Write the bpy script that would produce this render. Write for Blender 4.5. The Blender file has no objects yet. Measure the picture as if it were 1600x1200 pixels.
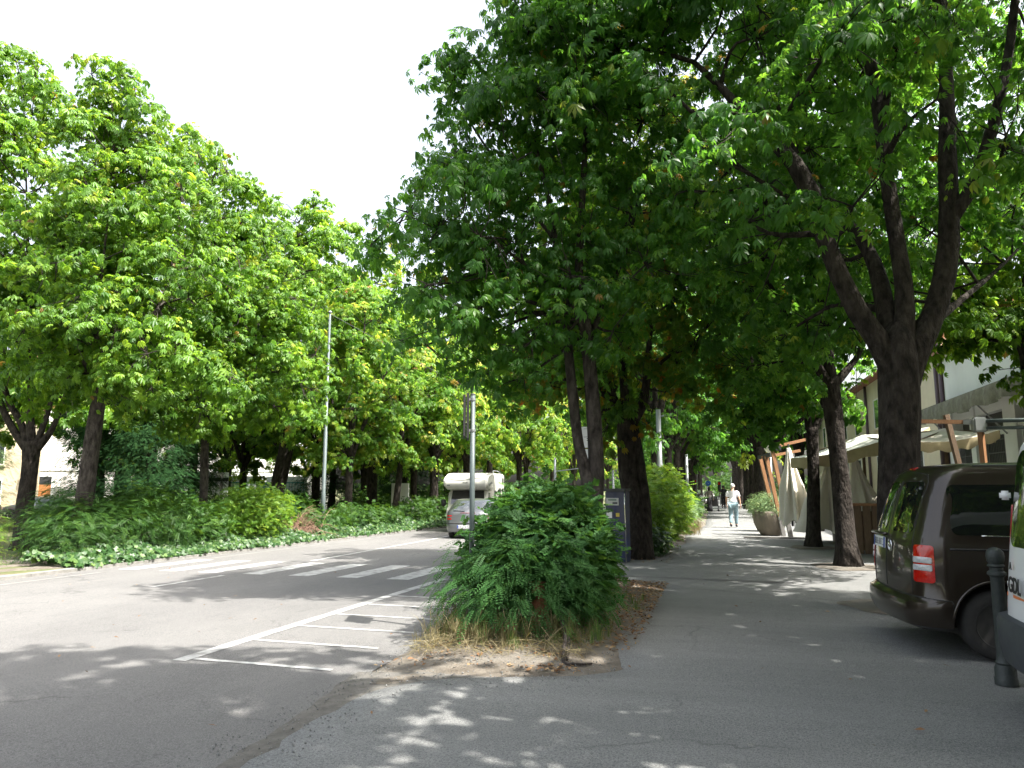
import bpy, bmesh, math, random
import numpy as np
from mathutils import Vector, Matrix
from mathutils.bvhtree import BVHTree
sc = bpy.context.scene
C = sc.collection
R = math.radians

# ------------------------------------------------------------------ camera
F, PITCH, YAW, EYE = 1130.0, R(8.16), R(15.6), 1.6
cd = bpy.data.cameras.new('camera'); cam = bpy.data.objects.new('camera', cd); C.objects.link(cam)
cam.location = (0, 0, EYE); cam.rotation_euler = (R(90)+PITCH, 0, YAW)
cd.sensor_width = 36; cd.lens = 36*F/1600; cd.clip_end = 2000; cd.clip_start = 0.05
sc.camera = cam
# ------------------------------------------------------------------ sky, sun, exposure
SUN_EL, SUN_AZ = R(57), R(105)          # azimuth clockwise from +Y (the street direction)
w = bpy.data.worlds.new("World"); sc.world = w; w.use_nodes = True
nt = w.node_tree; sky = nt.nodes.new('ShaderNodeTexSky'); sky.sky_type = 'NISHITA'
sky.sun_disc = False; sky.sun_elevation = SUN_EL; sky.sun_rotation = SUN_AZ
sky.air_density = 1.3; sky.dust_density = 7.0; sky.ozone_density = 1.0
bg = nt.nodes['Background']; bg.inputs[1].default_value = 0.15
hs = nt.nodes.new('ShaderNodeHueSaturation'); hs.inputs['Saturation'].default_value = 0.45      # milky summer haze
nt.links.new(sky.outputs[0], hs.inputs['Color']); nt.links.new(hs.outputs[0], bg.inputs[0])
sd = bpy.data.lights.new('sun', 'SUN'); sun = bpy.data.objects.new('sun', sd); C.objects.link(sun)
sd.energy = 4.0; sd.angle = R(0.53); sd.color = (1.0, 0.955, 0.88)
sv = Vector((math.sin(SUN_AZ)*math.cos(SUN_EL), math.cos(SUN_AZ)*math.cos(SUN_EL), math.sin(SUN_EL)))
sun.rotation_euler = sv.to_track_quat('Z', 'Y').to_euler(); sun.location = (30, -10, 50)
vs = sc.view_settings; vs.view_transform = 'Standard'; vs.look = 'None'; vs.exposure = 1.85; vs.gamma = 1
cy = sc.cycles; cy.max_bounces = 8; cy.diffuse_bounces = 4; cy.transmission_bounces = 4; cy.transparent_max_bounces = 6
cy.sample_clamp_indirect = 8; cy.use_denoising = True

# ------------------------------------------------------------------ helpers: places
def sm(t):
    t = max(0., min(1., t)); return t*t*(3-2*t)
def gh(X, Y):                         # the road side lies lower and falls away gently
    return -0.01*max(0., min(Y, 47.)-2)*(1-sm((X+3.4)/1.2))
def ray(px, py):
    x = (px-800)/F; y = (600-py)/F
    c = math.cos(PITCH)-y*math.sin(PITCH); z = math.sin(PITCH)+y*math.cos(PITCH)
    return x*math.cos(YAW)-c*math.sin(YAW), x*math.sin(YAW)+c*math.cos(YAW), z, c
def G(px, py):
    dx, dy, dz, c = ray(px, py); z = 0
    for _ in range(60):
        t = (z-EYE)/dz; z = .5*z+.5*gh(dx*t, dy*t)
    return Vector((dx*t, dy*t, z))
def D(px, py, d):
    dx, dy, dz, c = ray(px, py); t = d/c
    return Vector((dx*t, dy*t, EYE+dz*t))

# ------------------------------------------------------------------ helpers: objects
def tag(o, label=None, cat=None, group=None, kind=None):
    if label: o['label'] = label
    if cat: o['category'] = cat
    if group: o['group'] = group
    if kind: o['kind'] = kind
    return o
def empty(name, loc, rz=0, label=None, cat=None, group=None, kind=None):
    o = bpy.data.objects.new(name, None); C.objects.link(o)
    o.location = loc; o.rotation_euler = (0, 0, rz); o.empty_display_size = .2
    return tag(o, label, cat, group, kind)
def link(name, me, mat, parent=None, smooth=False):
    o = bpy.data.objects.new(name, me); C.objects.link(o)
    if mat is not None and len(me.materials) == 0: me.materials.append(mat)
    if smooth: me.polygons.foreach_set('use_smooth', [True]*len(me.polygons))
    if parent: o.parent = parent
    return o
class MB:
    def __init__(s): s.v = []; s.f = []
    def add(s, vs, fs):
        n = len(s.v); s.v += [tuple(v) for v in vs]; s.f += [tuple(i+n for i in f) for f in fs]; return s
    def box(s, x0, x1, y0, y1, z0, z1, M=None, bev=0):
        if bev > 0:
            b = min(bev, (x1-x0)*.45, (y1-y0)*.45, (z1-z0)*.45)
            bm = bmesh.new(); bmesh.ops.create_cube(bm, size=1)
            for v in bm.verts: v.co = Vector(((x0+x1)/2+v.co.x*(x1-x0), (y0+y1)/2+v.co.y*(y1-y0), (z0+z1)/2+v.co.z*(z1-z0)))
            bmesh.ops.bevel(bm, geom=bm.edges[:], offset=b, segments=2, affect='EDGES')
            vs = [v.co.copy() for v in bm.verts]; bm.verts.index_update(); fs = [[v.index for v in f.verts] for f in bm.faces]; bm.free()
        else:
            vs = [Vector(p) for p in ((x0,y0,z0),(x1,y0,z0),(x1,y1,z0),(x0,y1,z0),(x0,y0,z1),(x1,y0,z1),(x1,y1,z1),(x0,y1,z1))]
            fs = [(0,3,2,1),(4,5,6,7),(0,1,5,4),(1,2,6,5),(2,3,7,6),(3,0,4,7)]
        if M is not None: vs = [M@v for v in vs]
        return s.add(vs, fs)
    def bar(s, a, b, wx, wy, up=(0,0,1)):      # rectangular bar from a to b
        a = Vector(a); b = Vector(b); t = (b-a); L = t.length; t.normalize()
        u = Vector(up); x = u.cross(t)
        if x.length < 1e-3: x = Vector((1,0,0)).cross(t)
        x.normalize(); y = t.cross(x)
        vs = []
        for p in (a, b):
            for sx, sy in ((-1,-1),(1,-1),(1,1),(-1,1)): vs.append(p+x*sx*wx/2+y*sy*wy/2)
        return s.add(vs, [(3,2,1,0),(4,5,6,7),(0,1,5,4),(1,2,6,5),(2,3,7,6),(3,0,4,7)])
    def tube(s, path, radii, sides=10, rough=0., seed=0, caps=True):
        P = [Vector(p) for p in path]; n = len(P)
        if not hasattr(radii, '__len__'): radii = [radii]*n
        rnd = random.Random(seed); ph = [rnd.uniform(0, 6.28) for _ in range(6)]
        t0 = (P[1]-P[0]).normalized(); x = t0.orthogonal().normalized(); vs = []; L = 0
        for i, p in enumerate(P):
            t = (P[min(i+1,n-1)]-P[max(i-1,0)]).normalized()
            x = (x-t*x.dot(t)); x = x.normalized() if x.length > 1e-6 else t.orthogonal().normalized()
            y = t.cross(x)
            if i: L += (P[i]-P[i-1]).length
            for k in range(sides):
                a = 2*math.pi*k/sides; r = radii[i]
                if rough: r *= 1+rough*(.45*math.sin(3*a+ph[0]+1.3*L)+.3*math.sin(5*a+ph[1]-2.1*L)+.3*math.sin(2*a+ph[2]+3.7*L)+.35*math.sin(9*a+ph[3]+.7*L)+.4*rnd.uniform(-.5,.5))
                vs.append(p+x*math.cos(a)*r+y*math.sin(a)*r)
        fs = []
        for i in range(n-1):
            for k in range(sides):
                k2 = (k+1) % sides
                fs.append((i*sides+k, i*sides+k2, (i+1)*sides+k2, (i+1)*sides+k))
        if caps: fs += [tuple(range(sides-1,-1,-1)), tuple((n-1)*sides+k for k in range(sides))]
        return s.add(vs, fs)
    def lathe(s, prof, c=(0,0,0), n=24, wob=0.):
        vs = []; m = len(prof)
        for r, z in prof:
            for k in range(n):
                a = 2*math.pi*k/n; rr = r*(1+wob*math.sin(3*a+z*5))
                vs.append((c[0]+rr*math.cos(a), c[1]+rr*math.sin(a), c[2]+z))
        fs = [(i*n+k, i*n+(k+1)%n, (i+1)*n+(k+1)%n, (i+1)*n+k) for i in range(m-1) for k in range(n)]
        fs += [tuple(range(n-1,-1,-1)), tuple((m-1)*n+k for k in range(n))]
        return s.add(vs, fs)
    def build(s, name, mat, parent=None, smooth=False):
        me = bpy.data.meshes.new(name); me.from_pydata(s.v, [], s.f); me.update()
        return link(name, me, mat, parent, smooth)
def fast_mesh(name, V, T, tint=None):
    me = bpy.data.meshes.new(name); nv, ntri = len(V), len(T)
    me.vertices.add(nv); me.vertices.foreach_set('co', V.astype(np.float32).ravel())
    me.loops.add(ntri*3); me.loops.foreach_set('vertex_index', T.astype(np.int32).ravel())
    me.polygons.add(ntri); me.polygons.foreach_set('loop_start', np.arange(0, ntri*3, 3, dtype=np.int32))
    if tint is not None:
        a = me.attributes.new('tint', 'FLOAT', 'POINT'); a.data.foreach_set('value', tint.astype(np.float32))
    me.update(calc_edges=True); return me
def catmull(P, n):
    P = [np.array(p, float) for p in P]
    if len(P) < 3: return [tuple(P[0]+(P[-1]-P[0])*i/n) for i in range(n+1)]
    Q = [2*P[0]-P[1]]+P+[2*P[-1]-P[-2]]; out = []; m = len(P)-1
    for i in range(n+1):
        u = i/n*m; k = min(int(u), m-1); t = u-k
        a, b, c, d = Q[k], Q[k+1], Q[k+2], Q[k+3]
        out.append(tuple(.5*((2*b)+(-a+c)*t+(2*a-5*b+4*c-d)*t*t+(-a+3*b-3*c+d)*t**3)))
    return out
def copy_tree(o, parent=None):
    c = o.copy(); C.objects.link(c)
    if parent: c.parent = parent
    for ch in list(o.children): copy_tree(ch, c)
    return c

# ------------------------------------------------------------------ materials
def mat(name, c1, c2=None, scale=4., rough=.8, bump=0., bscale=60., metal=0., spec=.5, coat=0., det=6, stretch=None, c3=None, c3scale=.6, c3amt=.5, emit=None, alpha=None):
    m = bpy.data.materials.new(name); m.use_nodes = True; n = m.node_tree; N = n.nodes; L = n.links
    b = N['Principled BSDF']; b.inputs['Base Color'].default_value = (*c1, 1); b.inputs['Roughness'].default_value = rough
    b.inputs['Metallic'].default_value = metal; b.inputs['Specular IOR Level'].default_value = spec; b.inputs['Coat Weight'].default_value = coat
    b.inputs['Coat Roughness'].default_value = .05
    tc = N.new('ShaderNodeTexCoord'); vec = tc.outputs['Object']
    if stretch:
        mp = N.new('ShaderNodeMapping'); mp.inputs['Scale'].default_value = stretch; L.new(vec, mp.inputs[0]); vec = mp.outputs[0]
    if c2:
        t = N.new('ShaderNodeTexNoise'); t.inputs['Scale'].default_value = scale; t.inputs['Detail'].default_value = det; t.inputs['Roughness'].default_value = .65
        L.new(vec, t.inputs['Vector']); r = N.new('ShaderNodeMapRange'); r.inputs[1].default_value = .35; r.inputs[2].default_value = .65
        L.new(t.outputs[0], r.inputs[0]); x = N.new('ShaderNodeMix'); x.data_type = 'RGBA'
        x.inputs[6].default_value = (*c1, 1); x.inputs[7].default_value = (*c2, 1); L.new(r.outputs[0], x.inputs[0]); out = x.outputs[2]
        if c3:
            t3 = N.new('ShaderNodeTexNoise'); t3.inputs['Scale'].default_value = c3scale; t3.inputs['Detail'].default_value = 5; L.new(vec, t3.inputs['Vector'])
            r3 = N.new('ShaderNodeMapRange'); r3.inputs[1].default_value = .45; r3.inputs[2].default_value = .7; r3.inputs[4].default_value = c3amt; L.new(t3.outputs[0], r3.inputs[0])
            x3 = N.new('ShaderNodeMix'); x3.data_type = 'RGBA'; L.new(r3.outputs[0], x3.inputs[0]); L.new(out, x3.inputs[6]); x3.inputs[7].default_value = (*c3, 1); out = x3.outputs[2]
        L.new(out, b.inputs['Base Color'])
    if bump:
        t2 = N.new('ShaderNodeTexNoise'); t2.inputs['Scale'].default_value = bscale; t2.inputs['Detail'].default_value = 5; L.new(vec, t2.inputs['Vector'])
        bp = N.new('ShaderNodeBump'); bp.inputs['Strength'].default_value = bump; bp.inputs['Distance'].default_value = .02; L.new(t2.outputs[0], bp.inputs['Height']); L.new(bp.outputs[0], b.inputs['Normal'])
    return m
def asphalt(name, a, b2, speck, fine=260., grain=.5, st=(1, .35, 1)):
    m = bpy.data.materials.new(name); m.use_nodes = True; n = m.node_tree; N = n.nodes; L = n.links
    b = N['Principled BSDF']; b.inputs['Roughness'].default_value = .85; b.inputs['Specular IOR Level'].default_value = .35
    tc = N.new('ShaderNodeTexCoord'); v = tc.outputs['Object']
    def noise(s, d=5, vec=v, r=.6):
        t = N.new('ShaderNodeTexNoise'); t.inputs['Scale'].default_value = s; t.inputs['Detail'].default_value = d; t.inputs['Roughness'].default_value = r; L.new(vec, t.inputs['Vector']); return t.outputs[0]
    def rng(i, lo, hi, o0=0., o1=1.):
        r = N.new('ShaderNodeMapRange'); r.inputs[1].default_value = lo; r.inputs[2].default_value = hi; r.inputs[3].default_value = o0; r.inputs[4].default_value = o1; L.new(i, r.inputs[0]); return r.outputs[0]
    def mix(f, A, B):
        x = N.new('ShaderNodeMix'); x.data_type = 'RGBA'
        L.new(f, x.inputs[0])
        for s, i in ((A, 6), (B, 7)):
            if isinstance(s, tuple): x.inputs[i].default_value = (*s, 1)
            else: L.new(s, x.inputs[i])
        return x.outputs[2]
    mp = N.new('ShaderNodeMapping'); mp.inputs['Scale'].default_value = st; L.new(v, mp.inputs[0])
    col = mix(rng(noise(.55, 6, mp.outputs[0], .7), .35, .68), a, b2)
    col = mix(rng(noise(3.5, 6, mp.outputs[0], .7), .5, .75, 0, .5), col, tuple(x*.62 for x in a))
    col = mix(rng(noise(fine, 2), .48, .66, 0, .9), col, speck)
    col = mix(rng(noise(fine*.33, 2), .5, .6, 0, .55), col, tuple(x*.5 for x in a))
    col = mix(rng(noise(fine*.3, 2, mp.outputs[0]), .56, .64, 0, .5), col, tuple(min(1, x*1.25) for x in b2))
    col = mix(rng(noise(fine*.7, 2), .3, .45, grain, 0.), col, tuple(x*.35 for x in a))
    # cracks
    wv = N.new('ShaderNodeTexVoronoi'); wv.feature = 'DISTANCE_TO_EDGE'; wv.inputs['Scale'].default_value = .33
    mx = N.new('ShaderNodeVectorMath'); mx.operation = 'MULTIPLY_ADD'; L.new(noise(2.2, 6), mx.inputs[0]); mx.inputs[1].default_value = (.9, .9, .9); L.new(v, mx.inputs[2]); L.new(mx.outputs[0], wv.inputs['Vector'])
    cr = rng(wv.outputs['Distance'], .0, .007, .45, 0.)
    fm = N.new('ShaderNodeMath'); fm.operation = 'MULTIPLY'; L.new(cr, fm.inputs[0]); L.new(rng(noise(.4, 3), .46, .54), fm.inputs[1])
    col = mix(fm.outputs[0], col, (.03, .03, .03))
    L.new(col, b.inputs['Base Color'])
    bp = N.new('ShaderNodeBump'); bp.inputs['Strength'].default_value = .6; bp.inputs['Distance'].default_value = .008
    ad = N.new('ShaderNodeMath'); ad.operation = 'ADD'; L.new(noise(fine*.6, 3), ad.inputs[0]); L.new(noise(6, 4), ad.inputs[1]); L.new(ad.outputs[0], bp.inputs['Height']); L.new(bp.outputs[0], b.inputs['Normal'])
    return m
def leaf_mat(name, ramp, trans=.55, rough=.42, tboost=3.3, spec=.32):
    m = bpy.data.materials.new(name); m.use_nodes = True; n = m.node_tree; N = n.nodes; L = n.links
    b = N['Principled BSDF']; b.inputs['Roughness'].default_value = rough; b.inputs['Specular IOR Level'].default_value = spec
    at = N.new('ShaderNodeAttribute'); at.attribute_name = 'tint'
    cr = N.new('ShaderNodeValToRGB'); e = cr.color_ramp.elements
    e[0].position, e[0].color = ramp[0][0], (*ramp[0][1], 1); e[1].position, e[1].color = ramp[-1][0], (*ramp[-1][1], 1)
    for p, c in ramp[1:-1]:
        q = e.new(p); q.color = (*c, 1)
    L.new(at.outputs['Fac'], cr.inputs[0]); L.new(cr.outputs[0], b.inputs['Base Color'])
    tr = N.new('ShaderNodeBsdfTranslucent'); vm = N.new('ShaderNodeVectorMath'); vm.operation = 'MULTIPLY'
    vm.inputs[1].default_value = (tboost*1.2, tboost, tboost*.5); L.new(cr.outputs[0], vm.inputs[0]); L.new(vm.outputs[0], tr.inputs[0])
    mx = N.new('ShaderNodeMixShader'); mx.inputs[0].default_value = trans; L.new(b.outputs[0], mx.inputs[1]); L.new(tr.outputs[0], mx.inputs[2])
    L.new(mx.outputs[0], N['Material Output'].inputs[0]); return m
def bark_mat(name, a, b2):
    m = mat(name, a, b2, scale=10, rough=.92, bump=1., bscale=18, stretch=(1.3, 1.3, .55), c3=tuple(x*.3 for x in a), c3scale=9, c3amt=.9, spec=.2)
    for nd in m.node_tree.nodes:
        if nd.type == 'BUMP': nd.inputs['Distance'].default_value = .06
    return m
M = {}
M['road'] = asphalt('road_asphalt', (.100, .098, .097), (.150, .147, .142), (.25, .245, .24))
M['walk'] = asphalt('walk_asphalt', (.12, .124, .123), (.19, .192, .188), (.32, .32, .31), 200., .6, (.3, 1.5, 1))
M['patch'] = asphalt('patch_asphalt', (.105, .108, .107), (.14, .142, .14), (.24, .24, .235), 230., .6)
M['edge_dirt'] = mat('edge_dirt', (.085, .08, .07), (.14, .132, .12), 9, .95, .8, 60)
M['soil'] = mat('soil', (.085, .07, .053), (.15, .13, .105), 5, .95, .9, 40, c3=(.165, .155, .135), c3scale=1.3, c3amt=.8)
M['grassland'] = mat('park_ground', (.05, .075, .02), (.12, .11, .05), 1.2, .95, .6, 30)
M['paint'] = mat('road_paint', (.44, .44, .43), (.30, .30, .295), 14, .7, .3, 120, c3=(.17, .167, .16), c3scale=6, c3amt=.85)
M['faded'] = mat('faded_paint', (.19, .19, .185), (.15, .147, .142), 6, .8)
M['kerb'] = mat('kerb_stone', (.22, .215, .20), (.15, .145, .13), 8, .85, .4, 60)
M['bark'] = bark_mat('bark', (.026, .021, .018), (.058, .049, .042))
M['bark_grey'] = bark_mat('bark_grey', (.042, .035, .031), (.09, .077, .068))
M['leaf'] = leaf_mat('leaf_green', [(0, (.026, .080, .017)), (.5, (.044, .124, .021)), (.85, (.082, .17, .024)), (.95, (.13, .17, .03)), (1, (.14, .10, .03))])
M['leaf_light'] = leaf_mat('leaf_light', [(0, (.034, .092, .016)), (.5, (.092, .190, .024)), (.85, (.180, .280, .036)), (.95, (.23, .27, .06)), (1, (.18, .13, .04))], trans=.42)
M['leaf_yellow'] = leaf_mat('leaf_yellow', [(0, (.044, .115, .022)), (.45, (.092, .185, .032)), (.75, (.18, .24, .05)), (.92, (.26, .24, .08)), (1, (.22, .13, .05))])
M['leaf_autumn'] = leaf_mat('leaf_autumn', [(0, (.035, .10, .02)), (.4, (.06, .13, .02)), (.62, (.09, .13, .02)), (.8, (.16, .12, .02)), (.95, (.2, .08, .015)), (1, (.16, .06, .02))])
M['shrub'] = leaf_mat('shrub_leaf', [(0, (.016, .048, .010)), (.6, (.033, .088, .016)), (1, (.075, .15, .026))], .3, .5, 2.2, .25)
M['shrub_lime'] = leaf_mat('shrub_lime', [(0, (.055, .13, .018)), (.6, (.11, .22, .028)), (1, (.22, .32, .05))], .38, .4, 2.2, .3)
M['shrub_pinnate'] = leaf_mat('shrub_pinnate', [(0, (.024, .078, .020)), (.7, (.046, .128, .032)), (1, (.085, .175, .04))], .35, .55, 2.0, .25)
M['ivy'] = leaf_mat('ivy_leaf', [(0, (.014, .042, .012)), (.6, (.034, .085, .022)), (1, (.10, .165, .045))], .2, .4, 1.8, .3)
M['conifer'] = leaf_mat('conifer_leaf', [(0, (.010, .032, .012)), (.6, (.018, .052, .016)), (1, (.04, .085, .025))], .15, .9, 1.5, .08)
M['juniper'] = leaf_mat('juniper_leaf', [(0, (.09, .17, .07)), (.6, (.15, .24, .10)), (1, (.24, .30, .12))], .2, .6, 1.5)
M['straw'] = leaf_mat('dry_grass_blade', [(0, (.09, .10, .045)), (.5, (.19, .165, .09)), (1, (.32, .275, .17))], .3, .8, 1.2, .1)
M['grass'] = leaf_mat('grass_blade', [(0, (.05, .12, .02)), (.7, (.09, .17, .03)), (1, (.3, .28, .12))], .3, .6, 1.6)
M['litter'] = leaf_mat('leaf_litter', [(0, (.10, .05, .02)), (.6, (.22, .12, .06)), (1, (.36, .26, .14))], .1, .8, 1.2)
M['twig'] = mat('reddish_twig', (.17, .09, .06), (.27, .17, .12), 20, .8)
M['brown_paint'] = mat('brown_car_paint', (.034, .025, .018), None, rough=.34, metal=.55, spec=.5, coat=.8)
M['white_paint'] = mat('white_car_paint', (.72, .73, .74), None, rough=.35, coat=.5)
M['silver_paint'] = mat('silver_car_paint', (.17, .175, .18), None, rough=.33, metal=.6, coat=.6)
M['camper_white'] = mat('camper_white', (.56, .55, .49), (.50, .49, .44), 2, rough=.4, coat=.2)
M['glass'] = mat('dark_glass', (.008, .009, .009), None, rough=.03, spec=.8, coat=.6)
M['glass_light'] = mat('car_glass', (.05, .06, .06), None, rough=.04, spec=1., coat=1.)
M['black'] = mat('black_plastic', (.018, .018, .019), (.03, .03, .03), 30, rough=.6)
M['bumper_grey'] = mat('grey_bumper_plastic', (.035, .04, .048), (.05, .055, .062), 12, rough=.55)
M['tyre'] = mat('tyre_rubber', (.02, .02, .02), (.032, .03, .028), 18, rough=.8)
M['rim'] = mat('steel_rim', (.04, .04, .04), None, rough=.5, metal=.3)
M['rim_silver'] = mat('silver_rim', (.4, .4, .41), None, rough=.35, metal=.8)
M['chrome'] = mat('chrome', (.75, .75, .75), None, rough=.12, metal=1.)
M['red_lens'] = mat('red_lens', (.55, .015, .008), (.38, .008, .006), 30, rough=.12, coat=.8)
M['dark_red'] = mat('dark_red_lens', (.26, .008, .015), None, rough=.15, coat=.8)
M['clear_lens'] = mat('clear_lens', (.55, .56, .57), (.4, .41, .42), 60, rough=.15, coat=.8)
M['plate'] = mat('number_plate', (.75, .76, .76), None, rough=.4)
M['blue'] = mat('sign_blue', (.02, .10, .38), None, rough=.4)
M['eu_blue'] = mat('plate_blue', (.02, .06, .32), None, rough=.4)
M['navy'] = mat('navy_enamel', (.006, .014, .06), (.008, .018, .075), 6, rough=.35, coat=.3)
M['galv'] = mat('galvanised_steel', (.24, .255, .26), (.32, .34, .345), 6, rough=.45, metal=.5, stretch=(1, 1, .2))
M['pole_grey'] = mat('painted_grey_pole', (.06, .08, .08), (.10, .125, .125), 5, rough=.5, metal=.2, stretch=(1, 1, .2))
M['dark_metal'] = mat('dark_grey_metal', (.05, .055, .055), (.075, .08, .08), 10, rough=.55, metal=.3)
M['bollard'] = mat('bollard_iron', (.028, .036, .034), (.045, .052, .05), 20, rough=.55, metal=.2, bump=.2)
M['white'] = mat('white_enamel', (.78, .78, .76), None, rough=.4)
M['ink'] = mat('black_ink', (.02, .02, .02), None, rough=.6)
M['yellow'] = mat('yellow_label', (.65, .50, .08), None, rough=.5)
M['lcd'] = mat('lcd_grey', (.17, .24, .20), None, rough=.2)
M['red'] = mat('red_paint', (.40, .015, .02), None, rough=.4)
M['orange'] = mat('orange_stripe', (.7, .2, .06), None, rough=.4)
M['teal'] = mat('teal_paint', (.08, .33, .33), None, rough=.5)
M['wood'] = mat('orange_wood', (.32, .16, .07), (.23, .11, .05), 9, .6, .3, 40, stretch=(6, 6, .6), coat=.1)
M['wood_old'] = mat('weathered_wood', (.19, .125, .075), (.12, .08, .05), 8, .8, .5, 40, stretch=(6, 6, .7))
M['wood_grey'] = mat('grey_wood_plinth', (.14, .14, .13), (.2, .19, .18), 8, .8)
M['canvas'] = mat('cream_canvas', (.74, .70, .60), (.68, .64, .54), 3, .85, .3, 18)
M['canvas_grey'] = mat('grey_green_canvas', (.50, .52, .46), (.42, .44, .39), 2.5, .85, .25, 15)
M['valance'] = mat('tan_valance', (.46, .38, .23), (.38, .31, .18), 4, .85)
M['wall_cream'] = mat('cream_render', (.70, .62, .46), (.63, .56, .42), 1.3, .9, .3, 30, c3=(.45, .40, .31), c3scale=.5, c3amt=.4)
M['wall_white'] = mat('white_render', (.80, .82, .81), (.76, .78, .77), 1.1, .9, .2, 30, c3=(.55, .56, .54), c3scale=.7, c3amt=.35)
M['wall_bright'] = mat('bright_render', (.80, .79, .76), (.74, .73, .70), 1.2, .9)
M['wall_yellow'] = mat('ochre_render', (.52, .44, .30), (.46, .38, .26), 1.2, .9)
M['roof'] = mat('terracotta_roof', (.32, .15, .09), (.24, .11, .07), 8, .85, .4, 25)
M['gutter'] = mat('plum_downpipe', (.07, .045, .055), None, rough=.5)
M['old_awning'] = mat('dirty_awning', (.21, .21, .17), (.12, .12, .095), 5, .9, .3, 20)
M['win'] = mat('window_glass', (.03, .035, .04), None, rough=.08, spec=.8)
M['shutter'] = mat('window_grille', (.12, .12, .125), None, rough=.6)
M['door_wood'] = mat('orange_door', (.40, .16, .05), (.30, .12, .04), 8, .6)
M['pot'] = mat('weathered_stone_pot', (.19, .16, .12), (.11, .095, .075), 3, .9, .5, 25, stretch=(1, 1, .35))
M['opal'] = mat('opal_globe', (.75, .73, .62), None, rough=.35)
M['skin'] = mat('skin', (.50, .29, .20), None, rough=.6)
M['skin_dark'] = mat('tanned_skin', (.22, .12, .08), None, rough=.6)
M['shirt_white'] = mat('white_cotton', (.78, .77, .80), None, rough=.9)
M['jeans'] = mat('faded_denim', (.14, .22, .26), (.22, .31, .34), 12, rough=.9)
M['cloth_black'] = mat('black_cloth', (.015, .015, .018), None, rough=.9)
M['cloth_grey'] = mat('beige_cloth', (.25, .23, .20), None, rough=.9)
M['hair_grey'] = mat('grey_hair', (.45, .44, .42), None, rough=.9)
M['hair_black'] = mat('black_hair', (.012, .01, .009), None, rough=.7)
M['cloth_purple'] = mat('blue_cloth', (.08, .08, .3), None, rough=.9)
M['stump'] = mat('terracotta_stump', (.30, .12, .06), (.22, .09, .05), 20, .9, .6, 40)
M['stone'] = mat('pale_sculpture_stone', (.75, .75, .73), (.66, .66, .64), 3, .8)
M['stone_dark'] = mat('dark_print', (.16, .16, .15), (.26, .26, .25), 5, .8)
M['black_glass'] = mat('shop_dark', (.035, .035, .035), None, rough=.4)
#__PART2__
# ------------------------------------------------------------------ ground, road, pavement
def sheet(name, xs_fn, ys, nx, zfn, m, kind='structure'):
    V = []; ny = len(ys)
    for j, y in enumerate(ys):
        a, b = xs_fn(y)
        for i in range(nx+1):
            x = a+(b-a)*i/nx if not (name == 'pavement' and i == 1) else a+.015; V.append((x, y, zfn(x, y, i/nx)))
    f = [(j*(nx+1)+i, j*(nx+1)+i+1, (j+1)*(nx+1)+i+1, (j+1)*(nx+1)+i) for j in range(ny-1) for i in range(nx)]
    me = bpy.data.meshes.new(name); me.from_pydata(V, [], f); me.update()
    o = link(name, me, m, None, True); o['kind'] = kind; return o
def nz(x, y, s=1., k=0.):
    return (math.sin(1.7*x*s+k)*math.cos(2.3*y*s-k)+.6*math.sin(4.1*x*s-1.3*y*s+2*k)+.4*math.sin(9.7*y*s+3.1*x*s+k)+.25*math.sin(21*y*s-17*x*s))/2.2
# base ground: one sheet out to the horizon
gx = [-600, -200, -80, -40, -20, -14, -8, -4.6]+[-3.4+.1*i for i in range(13)]+[0, 8, 20, 80, 200, 600]
gy = [-300, -60, -10, 0, 2]+[5+5*i for i in range(9)]+[60, 90, 150, 300, 900]
V = [(x, y, gh(x, y)-.06) for y in gy for x in gx]; n_ = len(gx)
me = bpy.data.meshes.new('ground'); me.from_pydata(V, [], [(j*n_+i, j*n_+i+1, (j+1)*n_+i+1, (j+1)*n_+i) for j in range(len(gy)-1) for i in range(n_-1)])
link('ground', me, M['grassland'], None, True)['kind'] = 'structure'
def interp(T, y):
    if y <= T[0][0]: return T[0][1]
    for (a, p), (b, q) in zip(T, T[1:]):
        if y <= b: return p+(q-p)*(y-a)/(b-a)
    return T[-1][1]
ROAD_R = [(-12, -1.5), (3, -2.5), (3.9, -2.77), (4.8, -2.84), (6, -3.05), (7, -3.05), (9, -3.15), (12.6, -3.0), (13, -2.6), (15.8, -2.6), (16.3, -2.9), (60, -2.9), (400, -2.9)]
WALK_L = [(-12, -1.55), (3, -2.48), (3.9, -2.72), (4.9, -2.76), (5.5, -2.7), (5.85, -2.5), (6.1, -2.0), (6.25, -1.55), (6.35, -1.2), (6.7, -.82), (7.1, -.95), (8, -1.1), (9.6, -.98), (11.5, -.85), (12.4, -.9), (12.75, -1.5), (12.95, -2.55), (15.85, -2.55), (16.1, -2.0), (17.5, -1.6), (19, -1.3), (21.8, -.9), (26, -1.1), (32, -.5), (60, -.6), (400, -.6)]
def walk_l(y): return interp(WALK_L, y)+.05*nz(y, 3, 2.)+.03*nz(y*3, 1, 3.)
def road_r(y): return interp(ROAD_R, y)+.03*nz(y*2, 5, 2.)
def frange(a, b, d): return [a+d*i for i in range(int((b-a)/d)+1)]
ys = frange(-12, 30, .12)+frange(31, 60, 1.)+[80, 120, 200, 400]
sheet('road', lambda y: (-12.72, road_r(y)), ys, 24, lambda x, y, u: gh(x, y)+.0015*nz(x, y, .4), M['road'])
sheet('pavement', lambda y: (walk_l(y), 8.0), ys, 44, lambda x, y, u: gh(x, y)+.016+.006*nz(x, y, .5)-(.03 if u == 0 else 0), M['walk'])
def mound(x, y, u): 
    s = math.sin(math.pi*max(0., min(1., u))); k = sm((y-6.0)/1.3) if y < 10 else 1.; return gh(x, y)-.03+(.035+.085*k)*s**.6+.018*nz(x, y, 3.)*s
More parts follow.
